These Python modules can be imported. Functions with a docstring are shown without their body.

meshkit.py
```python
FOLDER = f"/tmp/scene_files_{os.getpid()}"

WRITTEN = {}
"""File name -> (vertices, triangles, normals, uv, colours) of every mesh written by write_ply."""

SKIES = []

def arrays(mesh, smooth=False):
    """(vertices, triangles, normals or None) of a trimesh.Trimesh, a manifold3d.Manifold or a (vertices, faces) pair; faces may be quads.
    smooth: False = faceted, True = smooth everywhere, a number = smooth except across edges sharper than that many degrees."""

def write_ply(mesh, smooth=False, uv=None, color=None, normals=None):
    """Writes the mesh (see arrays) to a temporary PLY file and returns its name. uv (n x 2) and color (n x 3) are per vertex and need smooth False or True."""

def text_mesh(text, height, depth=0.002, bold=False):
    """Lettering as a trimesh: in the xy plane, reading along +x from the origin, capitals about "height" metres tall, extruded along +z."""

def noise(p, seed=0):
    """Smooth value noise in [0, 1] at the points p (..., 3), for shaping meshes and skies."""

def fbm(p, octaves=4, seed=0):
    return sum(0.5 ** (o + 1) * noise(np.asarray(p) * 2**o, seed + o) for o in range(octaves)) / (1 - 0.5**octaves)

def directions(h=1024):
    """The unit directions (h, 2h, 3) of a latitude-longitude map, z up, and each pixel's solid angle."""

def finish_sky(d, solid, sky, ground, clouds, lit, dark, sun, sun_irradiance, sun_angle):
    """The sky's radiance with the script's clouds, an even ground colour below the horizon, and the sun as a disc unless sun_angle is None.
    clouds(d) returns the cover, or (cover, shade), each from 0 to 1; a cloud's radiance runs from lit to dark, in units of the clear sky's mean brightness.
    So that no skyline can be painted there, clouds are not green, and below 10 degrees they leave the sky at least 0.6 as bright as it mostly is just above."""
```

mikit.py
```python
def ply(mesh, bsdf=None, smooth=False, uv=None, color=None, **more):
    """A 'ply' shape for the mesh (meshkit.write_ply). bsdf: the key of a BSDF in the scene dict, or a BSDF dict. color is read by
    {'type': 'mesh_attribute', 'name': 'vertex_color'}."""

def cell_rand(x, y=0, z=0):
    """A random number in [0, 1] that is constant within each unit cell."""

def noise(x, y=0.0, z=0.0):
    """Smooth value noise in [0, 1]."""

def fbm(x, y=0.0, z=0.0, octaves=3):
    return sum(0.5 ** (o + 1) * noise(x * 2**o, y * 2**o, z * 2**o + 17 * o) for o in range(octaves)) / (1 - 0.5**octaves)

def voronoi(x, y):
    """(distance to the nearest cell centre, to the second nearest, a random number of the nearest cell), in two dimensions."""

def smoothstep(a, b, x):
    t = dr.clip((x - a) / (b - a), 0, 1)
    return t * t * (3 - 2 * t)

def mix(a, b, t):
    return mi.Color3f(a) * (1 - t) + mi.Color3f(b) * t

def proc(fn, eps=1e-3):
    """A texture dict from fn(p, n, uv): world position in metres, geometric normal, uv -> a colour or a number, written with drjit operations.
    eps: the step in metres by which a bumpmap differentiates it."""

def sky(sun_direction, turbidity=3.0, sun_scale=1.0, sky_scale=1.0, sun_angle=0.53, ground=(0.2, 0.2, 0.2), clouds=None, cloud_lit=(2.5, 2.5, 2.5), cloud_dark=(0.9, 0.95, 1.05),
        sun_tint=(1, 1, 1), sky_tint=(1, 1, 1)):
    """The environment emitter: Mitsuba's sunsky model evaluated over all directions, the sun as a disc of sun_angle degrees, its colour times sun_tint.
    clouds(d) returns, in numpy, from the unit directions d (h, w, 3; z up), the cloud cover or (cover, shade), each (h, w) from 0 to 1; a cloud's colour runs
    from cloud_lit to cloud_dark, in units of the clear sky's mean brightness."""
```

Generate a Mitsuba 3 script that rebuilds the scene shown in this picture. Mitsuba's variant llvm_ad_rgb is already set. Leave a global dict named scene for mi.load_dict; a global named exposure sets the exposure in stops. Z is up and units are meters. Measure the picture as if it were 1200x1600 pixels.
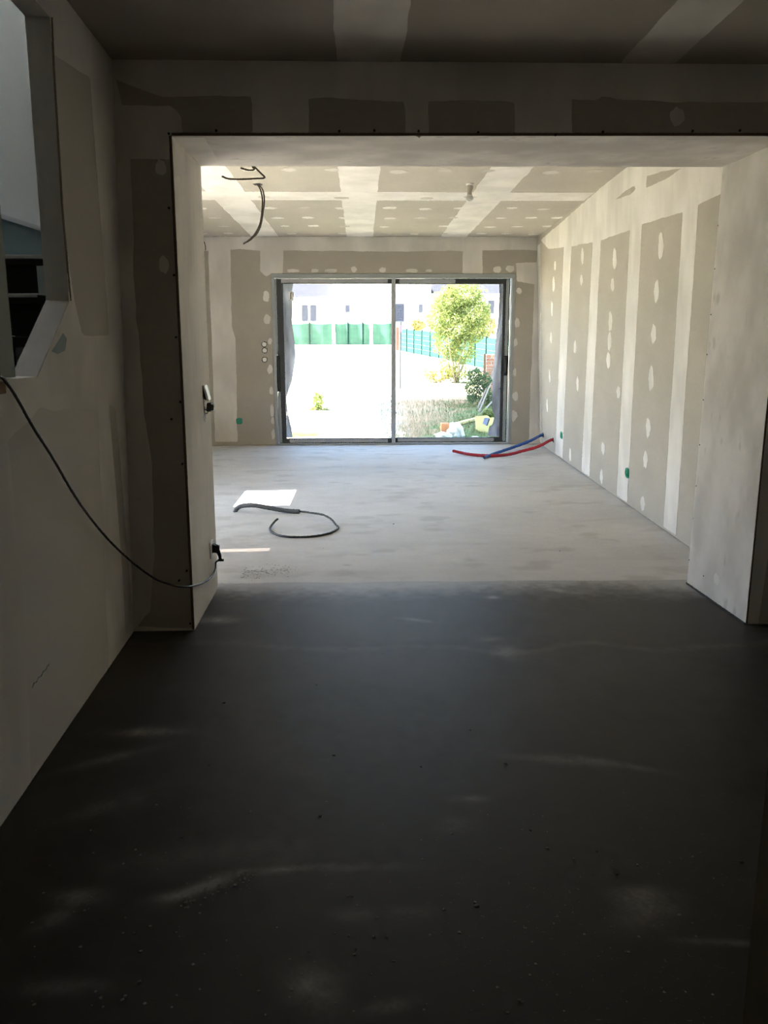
import math, random
import numpy as np, trimesh, manifold3d as m3, drjit as dr
import mitsuba as mi, mikit, meshkit
from mikit import noise, fbm, smoothstep, mix, cell_rand
from shapely.geometry import Polygon, box as sbox, Point
from shapely import affinity
from shapely.ops import unary_union
T = mi.ScalarTransform4f
rng = np.random.default_rng(7)
scene, labels = {}, {}

# ------------------------------------------------------------------ camera, sky, sun, exposure
F, PITCH, YAW, ROLL, CAMH = 1281.77, 0.2004, 0.0273, -0.0021, 1.2254
_cy, _sy, _cp, _sp = math.cos(YAW), math.sin(YAW), math.cos(PITCH), math.sin(PITCH)
FW = np.array([_sy * _cp, _cy * _cp, -_sp])
_r0 = np.array([_cy, -_sy, 0.0]); _u0 = np.cross(_r0, FW)
RT = math.cos(ROLL) * _r0 + math.sin(ROLL) * _u0
UP = -math.sin(ROLL) * _r0 + math.cos(ROLL) * _u0
EYE = np.array([0.0, 0.0, CAMH])
scene['camera'] = {'type': 'perspective', 'fov': math.degrees(2 * math.atan(600 / F)), 'fov_axis': 'x', 'near_clip': 0.05, 'far_clip': 500.0,
                   'to_world': T().look_at(origin=EYE.tolist(), target=(EYE + FW).tolist(), up=UP.tolist())}
SUN = np.array([-1.0, -0.08, 1.3]); SUN = SUN / np.linalg.norm(SUN)
scene['sky'] = mikit.sky(SUN.tolist(), turbidity=3.5, sun_scale=0.0, sky_scale=1.0, ground=(0.3, 0.29, 0.25), sky_tint=(1.05, 1.0, .92))
SUN_E = 2.0
scene['sun'] = {'type': 'directional', 'direction': (-SUN).tolist(), 'irradiance': {'type': 'rgb', 'value': [SUN_E, SUN_E * .945, SUN_E * .86]}}
exposure = 5.43

# ------------------------------------------------------------------ helpers
def ray(px, py):
    d = FW + RT * ((px - 600) / F) - UP * ((py - 800) / F)
    return d
def hit(px, py, o, n):
    d = ray(px, py); t = np.dot(np.asarray(o) - EYE, n) / np.dot(d, n)
    return EYE + d * t
def atY(px, py, y): return hit(px, py, (0, y, 0), (0, 1, 0))
def atZ(px, py, z=0.0): return hit(px, py, (0, 0, z), (0, 0, 1))

_count = {}
def numbered(name):
    k = _count.get(name, 0); _count[name] = k + 1
    return name if k == 0 else f'{name}_{k:03d}'
def put(name, mesh, bsdf, parent=None, smooth=False, label=None, cat=None, group=None, kind=None, **kw):
    key = numbered(name if parent is None else parent + '__' + name)
    scene[key] = mesh if isinstance(mesh, dict) else mikit.ply(mesh, bsdf, smooth=smooth, **kw)
    tag(key, label, cat, group, kind)
    return key
def thing(name, label, cat, group=None, kind=None):
    key = numbered(name); tag(key, label, cat, group, kind); return key
def tag(key, label=None, cat=None, group=None, kind=None):
    d = {k: v for k, v in dict(label=label, category=cat, group=group, kind=kind).items() if v}
    if d: labels.setdefault(key, {}).update(d)

def fixwind(m):
    if m.volume < 0: m.invert()
    return m
def box(x0, x1, y0, y1, z0, z1, bev=0.0):
    if bev <= 0:
        m = trimesh.creation.box((abs(x1 - x0), abs(y1 - y0), abs(z1 - z0)))
        m.apply_translation(((x0 + x1) / 2, (y0 + y1) / 2, (z0 + z1) / 2)); return m
    pts = []
    X, Y, Z = sorted((x0, x1)), sorted((y0, y1)), sorted((z0, z1))
    b = min(bev, (X[1] - X[0]) / 2.01, (Y[1] - Y[0]) / 2.01, (Z[1] - Z[0]) / 2.01)
    for i in (0, 1):
        for j in (0, 1):
            for k in (0, 1):
                p = np.array([X[i], Y[j], Z[k]]); s = np.array([1 - 2 * i, 1 - 2 * j, 1 - 2 * k]) * b
                for ax in range(3):
                    q = p + s; q[ax] = p[ax]; pts.append(q)
    return trimesh.convex.convex_hull(np.array(pts))
def cat(*ms): return trimesh.util.concatenate([m for m in ms])
def hull(pts): return trimesh.convex.convex_hull(np.asarray(pts, float))
def catmull(P, n=8):
    P = np.asarray(P, float); Q = np.vstack([2 * P[0] - P[1], P, 2 * P[-1] - P[-2]]); out = []
    for i in range(1, len(Q) - 2):
        for t in np.linspace(0, 1, n, endpoint=False):
            a, b, c, d = Q[i - 1], Q[i], Q[i + 1], Q[i + 2]
            out.append(.5 * (2 * b + (c - a) * t + (2 * a - 5 * b + 4 * c - d) * t * t + (3 * b - a - 3 * c + d) * t ** 3))
    out.append(P[-1]); return np.array(out)
def tube(P, r, sides=10, n=8, ribs=None):
    p = catmull(P, n) if n else np.asarray(P, float)
    t = np.gradient(p, axis=0); t /= np.linalg.norm(t, axis=1, keepdims=True) + 1e-12
    a = np.zeros_like(p); ref = np.array([0, 0, 1.0]) if abs(t[0][2]) < .9 else np.array([1.0, 0, 0])
    a[0] = np.cross(t[0], ref); a[0] /= np.linalg.norm(a[0])
    for i in range(1, len(p)):
        v = a[i - 1] - t[i] * np.dot(a[i - 1], t[i]); a[i] = v / (np.linalg.norm(v) + 1e-12)
    b = np.cross(t, a); ang = np.arange(sides) * 2 * np.pi / sides
    rad = np.broadcast_to(np.asarray(r, float), (len(p),)).copy()
    if ribs: rad = rad * (1 + ribs * ((np.arange(len(p)) % 2) * 2 - 1))
    v = p[:, None] + rad[:, None, None] * (np.cos(ang)[None, :, None] * a[:, None] + np.sin(ang)[None, :, None] * b[:, None])
    i, j = np.meshgrid(np.arange(len(p) - 1), np.arange(sides), indexing='ij')
    q = np.stack([i * sides + j, i * sides + (j + 1) % sides, (i + 1) * sides + (j + 1) % sides, (i + 1) * sides + j], -1).reshape(-1, 4)
    f = np.vstack([q[:, [0, 1, 2]], q[:, [0, 2, 3]]]); V = v.reshape(-1, 3); k = len(V)
    V = np.vstack([V, p[0], p[-1]]); e = (len(p) - 1) * sides; jj = np.arange(sides)
    f = np.vstack([f, np.stack([np.full(sides, k), (jj + 1) % sides, jj], 1), np.stack([np.full(sides, k + 1), e + jj, e + (jj + 1) % sides], 1)])
    return fixwind(trimesh.Trimesh(V, f, process=False))
def lathe(profile, at=(0, 0, 0), sections=24):
    m = trimesh.creation.revolve(np.asarray(profile, float), sections=sections); m.apply_translation(at); return fixwind(m)

class Plane:
    def __init__(s, o, u, v, n):
        s.o, s.u, s.v, s.n = (np.asarray(a, float) for a in (o, u, v, n))
    def px(s, *pts): return [tuple(s.uv(hit(x, y, s.o, s.n))) for x, y in pts]
    def uv(s, P): d = np.asarray(P) - s.o; return np.array([d @ s.u, d @ s.v])
    def P(s, a, b, h=0.0): return s.o + s.u * a + s.v * b + s.n * h
    def slab(s, poly, h0, h1):
        """the shapely polygon(s) as a plate from h0 to h1 above the plane"""
        ms = []
        for g in getattr(poly, 'geoms', [poly]):
            if g.is_empty or g.area < 1e-7 or g.geom_type != 'Polygon': continue
            m = trimesh.creation.extrude_polygon(g, h1 - h0, engine='earcut')
            M = np.eye(4); M[:3, 0], M[:3, 1], M[:3, 2], M[:3, 3] = s.u, s.v, s.n, s.o + s.n * h0
            m.apply_transform(M); ms.append(fixwind(m))
        return trimesh.util.concatenate(ms) if ms else None
def wobble(poly, amp=.006, step=.03, seed=0, freq=9.0):
    def ring(c):
        ls = Polygon(c).exterior; n = max(8, int(ls.length / step)); out = []
        for k in range(n):
            p = ls.interpolate(k / n, normalized=True); a = np.array([[p.x * freq, p.y * freq, seed * 3.7]])
            dx = float(meshkit.fbm(a, 3, seed)[0] - .5); dy = float(meshkit.fbm(a, 3, seed + 50)[0] - .5)
            out.append((p.x + dx * 2 * amp, p.y + dy * 2 * amp))
        return out
    gs = []
    for g in getattr(poly, 'geoms', [poly]):
        if g.geom_type == 'Polygon' and g.area > 1e-6:
            gs.append(Polygon(ring(g.exterior.coords), [ring(h.coords) for h in g.interiors]).buffer(0))
    return unary_union(gs)
def blob(cx, cy, rx, ry, seed=0, n=14):
    a = np.arange(n) * 2 * np.pi / n; r = 1 + .18 * (np.random.default_rng(seed).random(n) - .5) * 2
    return Polygon(np.c_[cx + rx * r * np.cos(a), cy + ry * r * np.sin(a)])

# ------------------------------------------------------------------ the room's measures
Y1, Y2, Y3 = 3.435, 4.0737, 10.2749
HF, HN = 2.5, 2.2947
FAR = Plane((0, Y3, 0), (1, 0, 0), (0, 0, 1), (0, -1, 0))
FRONT = Plane((0, Y1, 0), (1, 0, 0), (0, 0, 1), (0, -1, 0))
BACK = Plane((0, Y2, 0), (1, 0, 0), (0, 0, 1), (0, 1, 0))
CEIL = Plane((0, 0, HF), (1, 0, 0), (0, 1, 0), (0, 0, -1))
CEILN = Plane((0, 0, HN), (1, 0, 0), (0, 1, 0), (0, 0, -1))
def wallplane(A, B, C, inward):
    A, B, C = (np.asarray(a, float) for a in (A, B, C))
    u = B - A; u /= np.linalg.norm(u); n = np.cross(u, C - A); n /= np.linalg.norm(n)
    if n @ np.asarray(inward) < 0: n = -n
    v = np.cross(n, u)
    if v[2] < 0: v = -v
    return Plane(A, u, v, n)
RIGHT = wallplane((2.2488 - .0438 * (Y3 - Y2), Y2, 0), (2.2488, Y3, 0), (2.1323, Y3, 2.5), (-1, 0, 0))       # u runs away from the camera
LEFT = wallplane((-1.0006 + .0383 * (Y1 + 1), -1.0, 0), (-1.0006, Y1, 0), (-.9414, Y1, HN), (1, 0, 0))
XL = -2.2                                                                                             # the far room's hidden left wall

# ------------------------------------------------------------------ materials
def bsdf(key, color, rough=.8, spec=.3, **kw):
    c = color if isinstance(color, dict) else {'type': 'rgb', 'value': list(color)}
    scene[key] = {'type': 'twosided', 'b': {'type': 'principled', 'base_color': c, 'roughness': rough, 'specular': spec, **kw}}
BOARD = (.43, .39, .335)
def board_fn(p, n, uv):
    k = fbm(p.x * 3.1, p.y * 3.1, p.z * 3.1, 3); g = noise(p.x * 60, p.y * 60, p.z * 60)
    return mi.Color3f(*BOARD) * (0.9 + .16 * k + .05 * g)
def plast_fn(p, n, uv):
    k = fbm(p.x * 4.3 + 5, p.y * 4.3, p.z * 2.1, 3); s = fbm(p.x * 30, p.y * 30, p.z * 5, 2)
    return mix((.61, .575, .53), (.76, .72, .675), smoothstep(.25, .75, k * .86 + s * .14))
def skim_fn(p, n, uv):
    k = fbm(p.x * 5.5 + 9, p.y * 5.5, p.z * 3.0, 4); s = fbm(p.x * 22, p.y * 22, p.z * 9, 3)
    c = mix((.52, .48, .44), (.66, .615, .575), smoothstep(.3, .7, k))
    return mix(c, (.40, .365, .315), smoothstep(.60, .74, s * .6 + k * .4) * .6)
def feather_fn(p, n, uv):
    k = fbm(p.x * 4 + 3, p.y * 4, p.z * 1.6, 3)
    return mix((.45, .415, .365), (.56, .52, .47), smoothstep(.3, .7, k))
bsdf('m_board', mikit.proc(board_fn), .85, .25)
bsdf('m_plaster', mikit.proc(plast_fn), .8, .25)
bsdf('m_skim', mikit.proc(skim_fn), .8, .25)
bsdf('m_feather', mikit.proc(feather_fn), .82, .25)
bsdf('m_paper_edge', (.15, .095, .065), .9)
bsdf('m_screw', (.02, .019, .018), .5, .5)
bsdf('m_black', (.012, .011, .011), .55, .4)
bsdf('m_blackrubber', (.03, .03, .03), .5, .4)
bsdf('m_white', (.78, .77, .74), .45, .5)
bsdf('m_green', (.015, .27, .17), .4, .5)
bsdf('m_red', (.42, .02, .035), .4, .5)
bsdf('m_blue', (.02, .09, .36), .4, .5)
bsdf('m_alu', (.34, .36, .37), .45, .5)
bsdf('m_tape', (.42, .42, .43), .4, .5)
bsdf('m_dark_alu', (.035, .038, .042), .5, .5)
bsdf('m_concrete', (.30, .29, .27), .9)

# smears of plaster dust and damp stains on the floors: (px, py, half width, half height in metres, angle, strength)
def ell(items):
    out = []
    for px, py, rx, ry, a, s in items:
        c = atZ(px, py); out.append((float(c[0]), float(c[1]), rx, ry, math.cos(a), math.sin(a), s))
    return out
DUST = ell([(235, 1145, .10, .035, 0, .5), (180, 1185, .15, .03, .5, .22), (340, 970, .09, .05, 0, .55), (320, 1388, .075, .022, .55, 1.0), (270, 1400, .06, .02, .3, .35), (430, 1362, .14, .015, .1, .35),
            (560, 1358, .14, .02, 0, .22), (120, 1405, .06, .03, 0, .45), (85, 1440, .05, .03, .8, .35), (880, 1190, .14, .03, -.2, .35), (960, 1195, .14, .02, -.4, .25), (735, 1250, .05, .02, 0, .3), (715, 1290, .05, .04, .5, .22),
            (1000, 1405, .06, .04, 0, .6), (1010, 1430, .1, .06, .4, .22), (1130, 1475, .10, .012, -.1, .3), (490, 1545, .07, .05, -.9, .55), (610, 1575, .05, .02, .2, .45), (100, 1545, .10, .025, 0, .25),
            (555, 1430, .06, .03, 0, .22), (640, 1430, .06, .03, 0, .2), (790, 1020, .07, .09, .2, .28), (770, 1000, .05, .03, .2, .25), (650, 970, .08, .02, -.4, .3), (880, 925, .10, .03, -.3, .5), (770, 935, .04, .03, 0, .5),
            (170, 1260, .15, .05, .6, .15), (300, 1340, .2, .06, .2, .16), (440, 1340, .1, .1, 1, .1)])
STAIN = ell([(542, 883, .025, .02, 0, .8), (736, 875, .04, .045, .6, .45), (560, 895, .22, .06, 0, .3), (400, 900, .14, .05, .1, .6), (390, 893, .16, .03, .1, .4), (600, 730, .5, .2, .1, .22), (520, 742, .35, .12, 0, .2),
             (735, 730, .4, .15, 0, .15), (940, 812, .25, .03, .3, .2), (420, 915, .18, .05, 0, .5), (850, 775, .15, .25, .3, -.5), (790, 760, .4, .1, .1, .12), (640, 850, .5, .05, 0, .15), (470, 760, .3, .1, .1, .1)])
def ellsum(p, items, jitter):
    s = mi.Float(0)
    for cx, cy, rx, ry, ca, sa, w in items:
        dx, dy = p.x - cx, p.y - cy
        a, b = (dx * ca + dy * sa) / rx, (dy * ca - dx * sa) / ry
        s += w * dr.exp(-(a * a + b * b) * 1.3)
    return s * jitter
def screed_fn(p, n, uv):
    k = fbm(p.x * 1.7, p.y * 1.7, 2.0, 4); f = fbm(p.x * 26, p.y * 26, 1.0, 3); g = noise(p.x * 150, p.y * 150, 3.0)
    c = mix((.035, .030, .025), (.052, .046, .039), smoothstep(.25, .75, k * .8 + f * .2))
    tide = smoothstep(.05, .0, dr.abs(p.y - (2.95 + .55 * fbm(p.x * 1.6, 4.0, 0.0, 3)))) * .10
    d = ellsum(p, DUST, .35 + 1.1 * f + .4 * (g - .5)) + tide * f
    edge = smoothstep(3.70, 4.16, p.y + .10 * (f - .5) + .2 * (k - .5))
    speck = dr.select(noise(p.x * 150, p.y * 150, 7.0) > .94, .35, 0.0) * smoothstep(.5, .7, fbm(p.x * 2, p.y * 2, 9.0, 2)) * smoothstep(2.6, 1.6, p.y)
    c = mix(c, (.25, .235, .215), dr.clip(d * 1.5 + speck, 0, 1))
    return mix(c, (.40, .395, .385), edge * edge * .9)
def slab_fn(p, n, uv):
    k = fbm(p.x * .9, p.y * 1.5, 2.0, 4); f = fbm(p.x * 9, p.y * 13, 1.0, 4); g = noise(p.x * 110, p.y * 110, 3.0)
    c = mix((.49, .475, .46), (.58, .565, .55), smoothstep(.2, .8, k * .7 + f * .3)) * (.97 + .06 * g)
    c = mix(c, (.28, .27, .255), dr.clip(ellsum(p, STAIN, .25 + 1.4 * f), 0, .85))
    return mix(c, (.30, .285, .26), smoothstep(.60, .78, fbm(p.x * 4, p.y * 6, 21.0, 4)) * .3)
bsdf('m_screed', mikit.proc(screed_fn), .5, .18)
bsdf('m_slab', mikit.proc(slab_fn), .6, .25)

# ------------------------------------------------------------------ floor
tz = atZ(600, 911)[1]
put('floor', box(XL - .3, 3.2, -2.2, Y3 + .3, -.14, 0.0), 'm_slab', kind='structure')
edge = [(x, tz + .012 * (meshkit.fbm(np.array([[x * 3.3, 1, 0]]), 3)[0] - .5) * 4) for x in np.arange(-.9, 2.0, .05)]
FL = Plane((0, 0, 0), (1, 0, 0), (0, 1, 0), (0, 0, 1))
scr = Polygon([(-1.15, -2.0), (3.0, -2.0), (3.0, Y1 + .01), (2.0, Y1 + .01), (2.0, tz)] + edge[::-1] + [(-.9, Y1 + .01), (-1.15, Y1 + .01)]).buffer(0)
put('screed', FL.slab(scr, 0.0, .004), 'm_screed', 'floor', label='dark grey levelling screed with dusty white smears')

# ------------------------------------------------------------------ plasterboarded surfaces
def boards(key, plane, poly, ucuts, vcuts=(), gap=.003, mat='m_board'):
    us, vs = [-99] + sorted(ucuts) + [99], [-99] + sorted(vcuts) + [99]
    for i in range(len(us) - 1):
        for j in range(len(vs) - 1):
            g = poly.intersection(sbox(us[i] + gap / 2, vs[j] + gap / 2, us[i + 1] - gap / 2, vs[j + 1] - gap / 2))
            m = plane.slab(g, -.0125, 0.0)
            if m is not None and g.area > .002: put('plasterboard', m, mat, key)
def band(key, plane, poly, h=.0012, name='joint_band', amp=.008, seed=None, mat='m_plaster', clip=None, freq=9.0):
    seed = int(rng.integers(1e6)) if seed is None else seed
    g = wobble(poly, amp, .03, seed % 97, freq)
    if clip is not None: g = g.intersection(clip)
    m = plane.slab(g, 0.0, h)
    if m is not None: put(name, m, mat, key)
def spot(key, plane, u, v, ru, rv, h=.0015, clip=None, mat='m_plaster'):
    g = blob(u, v, ru, rv, int(rng.integers(1e6)))
    if clip is not None: g = g.intersection(clip)
    m = plane.slab(g, 0.0, h)
    if m is not None: put('filler_spot', m, mat, key)

# far wall with the opening of the patio door
DX0, DX1, DZ1 = -1.075, 1.885, 2.075
fx0, fx1 = XL - .05, 2.32
farpoly = Polygon([(fx0, 0.004), (fx1, 0.004), (fx1, HF), (fx0, HF)]).difference(sbox(DX0, -.1, DX1, DZ1))
put('wall_far', FAR.slab(Polygon([(fx0 - .3, -.1), (fx1 + .3, -.1), (fx1 + .3, HF + .2), (fx0 - .3, HF + .2)]).difference(sbox(DX0, -.2, DX1, DZ1)), -.30, -.013), 'm_concrete', kind='structure')
jc = [FAR.px((345, 500))[0][0], FAR.px((425, 400))[0][0], FAR.px((738, 400))[0][0]]
boards('wall_far', FAR, farpoly, jc)
q = FAR.px
band('wall_far', FAR, Polygon(q((325, 372), (360, 372), (361, 440), (362, 508), (368, 530), (370, 600), (371, 690), (336, 690), (332, 560), (327, 440))), clip=farpoly)
band('wall_far', FAR, Polygon(q((300, 362), (860, 362), (856, 393), (806, 390), (723, 392), (600, 393), (442, 391), (405, 391), (372, 389), (360, 391), (300, 392))), .0010, 'corner_band', clip=farpoly)
band('wall_far', FAR, Polygon(q((407, 380), (443, 380), (442, 428), (423, 428), (416, 432), (406, 424))), clip=farpoly)
band('wall_far', FAR, Polygon(q((723, 380), (754, 380), (754, 430), (723, 430))), clip=farpoly)
band('wall_far', FAR, Polygon(q((841, 365), (870, 365), (860, 700), (826, 700), (829, 600), (835, 446), (840, 392))), .0013, 'corner_band', clip=farpoly)
band('wall_far', FAR, Polygon(q((806, 411), (842, 409), (842, 446), (832, 444), (822, 442), (808, 440))), .0014, 'filler_patch', clip=farpoly)
for x, y, w, h in [(416, 464, 5, 8), (417, 499, 5, 7), (422, 533, 3, 5), (422, 577, 4, 7), (424, 611, 3, 6), (425, 641, 3, 10), (426, 657, 3, 6), (427, 679, 3, 8),
                   (811, 455, 4, 5), (808, 504, 4, 7), (805, 535, 4, 6), (804, 582, 3, 6), (805, 619, 5, 7), (803, 650, 5, 9),
                   (457, 423, 9, 3), (492, 423, 6, 3), (517, 423, 9, 3), (553, 421, 5, 4), (598, 422, 5, 4), (643, 423, 10, 3), (670, 423, 5, 2), (777, 421, 6, 5), (797, 420, 7, 5)]:
    u, v = q((x, y))[0]; spot('wall_far', FAR, u, v, w * .008, h * .008, clip=farpoly)

# right wall of the far room
LR = RIGHT.uv((2.2488, Y3, 0))[0]
rpoly = Polygon([(0, .006), (LR - .013, .006), (LR - .013, 2.52), (0, 2.52)])
q = RIGHT.px
put('wall_right', RIGHT.slab(Polygon([(-.1, -.1), (LR + .3, -.1), (LR + .3, 2.72), (-.1, 2.72)]), -.25, -.013), 'm_concrete', kind='structure')
RB = [((882, 385), (868, 712), (879, 712), (894, 385)), ((928, 375), (909, 742), (921, 742), (941, 375)), ((987, 350), (964, 782), (980, 782), (1006, 350)), ((1071, 317), (1037, 836), (1056, 838), (1095, 317))]
boards('wall_right', RIGHT, rpoly, [np.mean([p[0] for p in q(*b)]) for b in RB] + [.25])
for b in RB:
    (a, c, d, e) = q(*b)
    lo0, lo1 = (c[0] - (a[0] - c[0]) * .02, .02), (d[0], .02)
    band('wall_right', RIGHT, Polygon([(a[0], 2.3), lo0, lo1, (e[0], 2.3)]), .0012, amp=.010, clip=rpoly)
top = Polygon(q((845, 375), (980, 258), (1130, 130)) + q((1135, 286), (1125, 305), (1095, 317), (1070, 331), (1004, 350), (985, 360), (942, 374), (928, 378), (892, 385), (857, 389)))
ex1 = Polygon(q((962, 312), (975, 300), (992, 290), (993, 297), (985, 304))); ex2 = Polygon(q((1009, 294), (1011, 275), (1035, 268), (1065, 262), (1050, 274), (1025, 287)))
band('wall_right', RIGHT, top.difference(ex1).difference(ex2), .0010, 'corner_band', clip=rpoly)
band('wall_right', RIGHT, Polygon([(LR - .16, 0.03), (LR, .03), (LR, 2.4), (LR - .22, 2.4)]), .0011, 'corner_band', clip=rpoly, amp=.006)
for c in [[(95, 430), (90, 490), (85, 565), (82, 655), (78, 775), (70, 868)], [(180, 400), (177, 475), (157, 685), (165, 800), (142, 1020)],
          [(282, 408), (275, 490), (268, 605), (265, 668), (262, 725), (293, 825), (245, 1000), (240, 1090)],
          [(426, 372), (412, 512), (403, 645), (395, 785), (386, 937), (377, 1035), (369, 1172)]]:
    for (x, y) in c:
        u, v = q((820 + x / 2, 200 + y / 2))[0]; r = np.random.default_rng(x * y)
        spot('wall_right', RIGHT, u, v, .045 + .02 * r.random(), .05 + .04 * r.random(), clip=rpoly)

# far ceiling
cpoly = Polygon([(XL - .02, Y2 - .02), (2.35, Y2 - .02), (2.35, Y3 - .0125), (XL - .02, Y3 - .0125)])
q = CEIL.px
put('ceiling', box(XL - .3, 2.9, Y2 - .3, Y3 + .35, HF + .013, HF + .25), 'm_concrete', kind='structure')
CB = [((314, 262), (351, 262), (427, 371), (389, 371)), ((530, 262), (581, 262), (585, 371), (546, 371)), ((755, 262), (809, 262), (736, 371), (701, 371))]
jx = [np.mean([p[0] for p in q(*b)]) for b in CB]
ty0, ty1 = q((600, 300))[0][1], q((600, 313))[0][1]
boards('ceiling', CEIL, cpoly, jx, [(ty0 + ty1) / 2])
for x, w in zip(jx, (.16, .155, .155)):
    band('ceiling', CEIL, Polygon([(x - w, Y2), (x + w, Y2), (x + w, Y3), (x - w, Y3)]), .0012, amp=.012, clip=cpoly, freq=5)
band('ceiling', CEIL, Polygon([(XL, ty0), (2.3, ty0), (2.3, ty1), (XL, ty1)]), .0010, 'cross_joint_band', amp=.008, clip=cpoly)
jxs = [XL - .25] + jx + [2.6]
for i in range(4):
    for yy in (5.9, 6.5, 7.62, 8.2, 8.8, 9.4, 10.02):
        xs = [jxs[i] + .30, jxs[i] + .62, jxs[i] + .95] if i < 3 else [jx[2] + .30, jx[2] + .62, jx[2] + .92]
        for x in xs:
            r = np.random.default_rng(int(abs(x) * 1000 + yy * 77))
            if r.random() < .9 and XL + .1 < x < 2.05: spot('ceiling', CEIL, x + .06 * (r.random() - .5), yy + .08 * (r.random() - .5), .05 + .02 * r.random(), .045 + .02 * r.random(), mat='m_feather' if yy < 7 or r.random() < .3 else 'm_plaster')

# the hidden left wall of the far room with two sun windows and an added fill window
LW = Plane((XL, 0, 0), (0, 1, 0), (0, 0, 1), (1, 0, 0))
W1, W2, W3= (6.14, 6.94, .02, 2.36), (4.70, 4.84, .9, 2.30), (4.95, 5.95, .02, 1.50)
holes = unary_union([sbox(w[0], w[2], w[1], w[3]) for w in (W1, W2, W3)])
put('wall_far_left', LW.slab(Polygon([(Y2 - .2, -.1), (Y3 + .3, -.1), (Y3 + .3, HF + .2), (Y2 - .2, HF + .2)]).difference(holes), -.08, 0), 'm_board', kind='structure')
for nm, w in (('window_1', W1), ('window_2', W2), ('window_4', W3)):
    f = .03 if w is W2 else .05
    bars = [(w[0], w[0] + f, w[2], w[3]), (w[1] - f, w[1], w[2], w[3]), (w[0], w[1], w[2], w[2] + f), (w[0], w[1], w[3] - f, w[3])]
    if w is W1: bars.append((w[0], w[1], 1.26, 1.585))
    put(nm, LW.slab(unary_union([sbox(b[0], b[2], b[1], b[3]) for b in bars]), -.065, -.02), 'm_alu', kind='structure')

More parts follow.
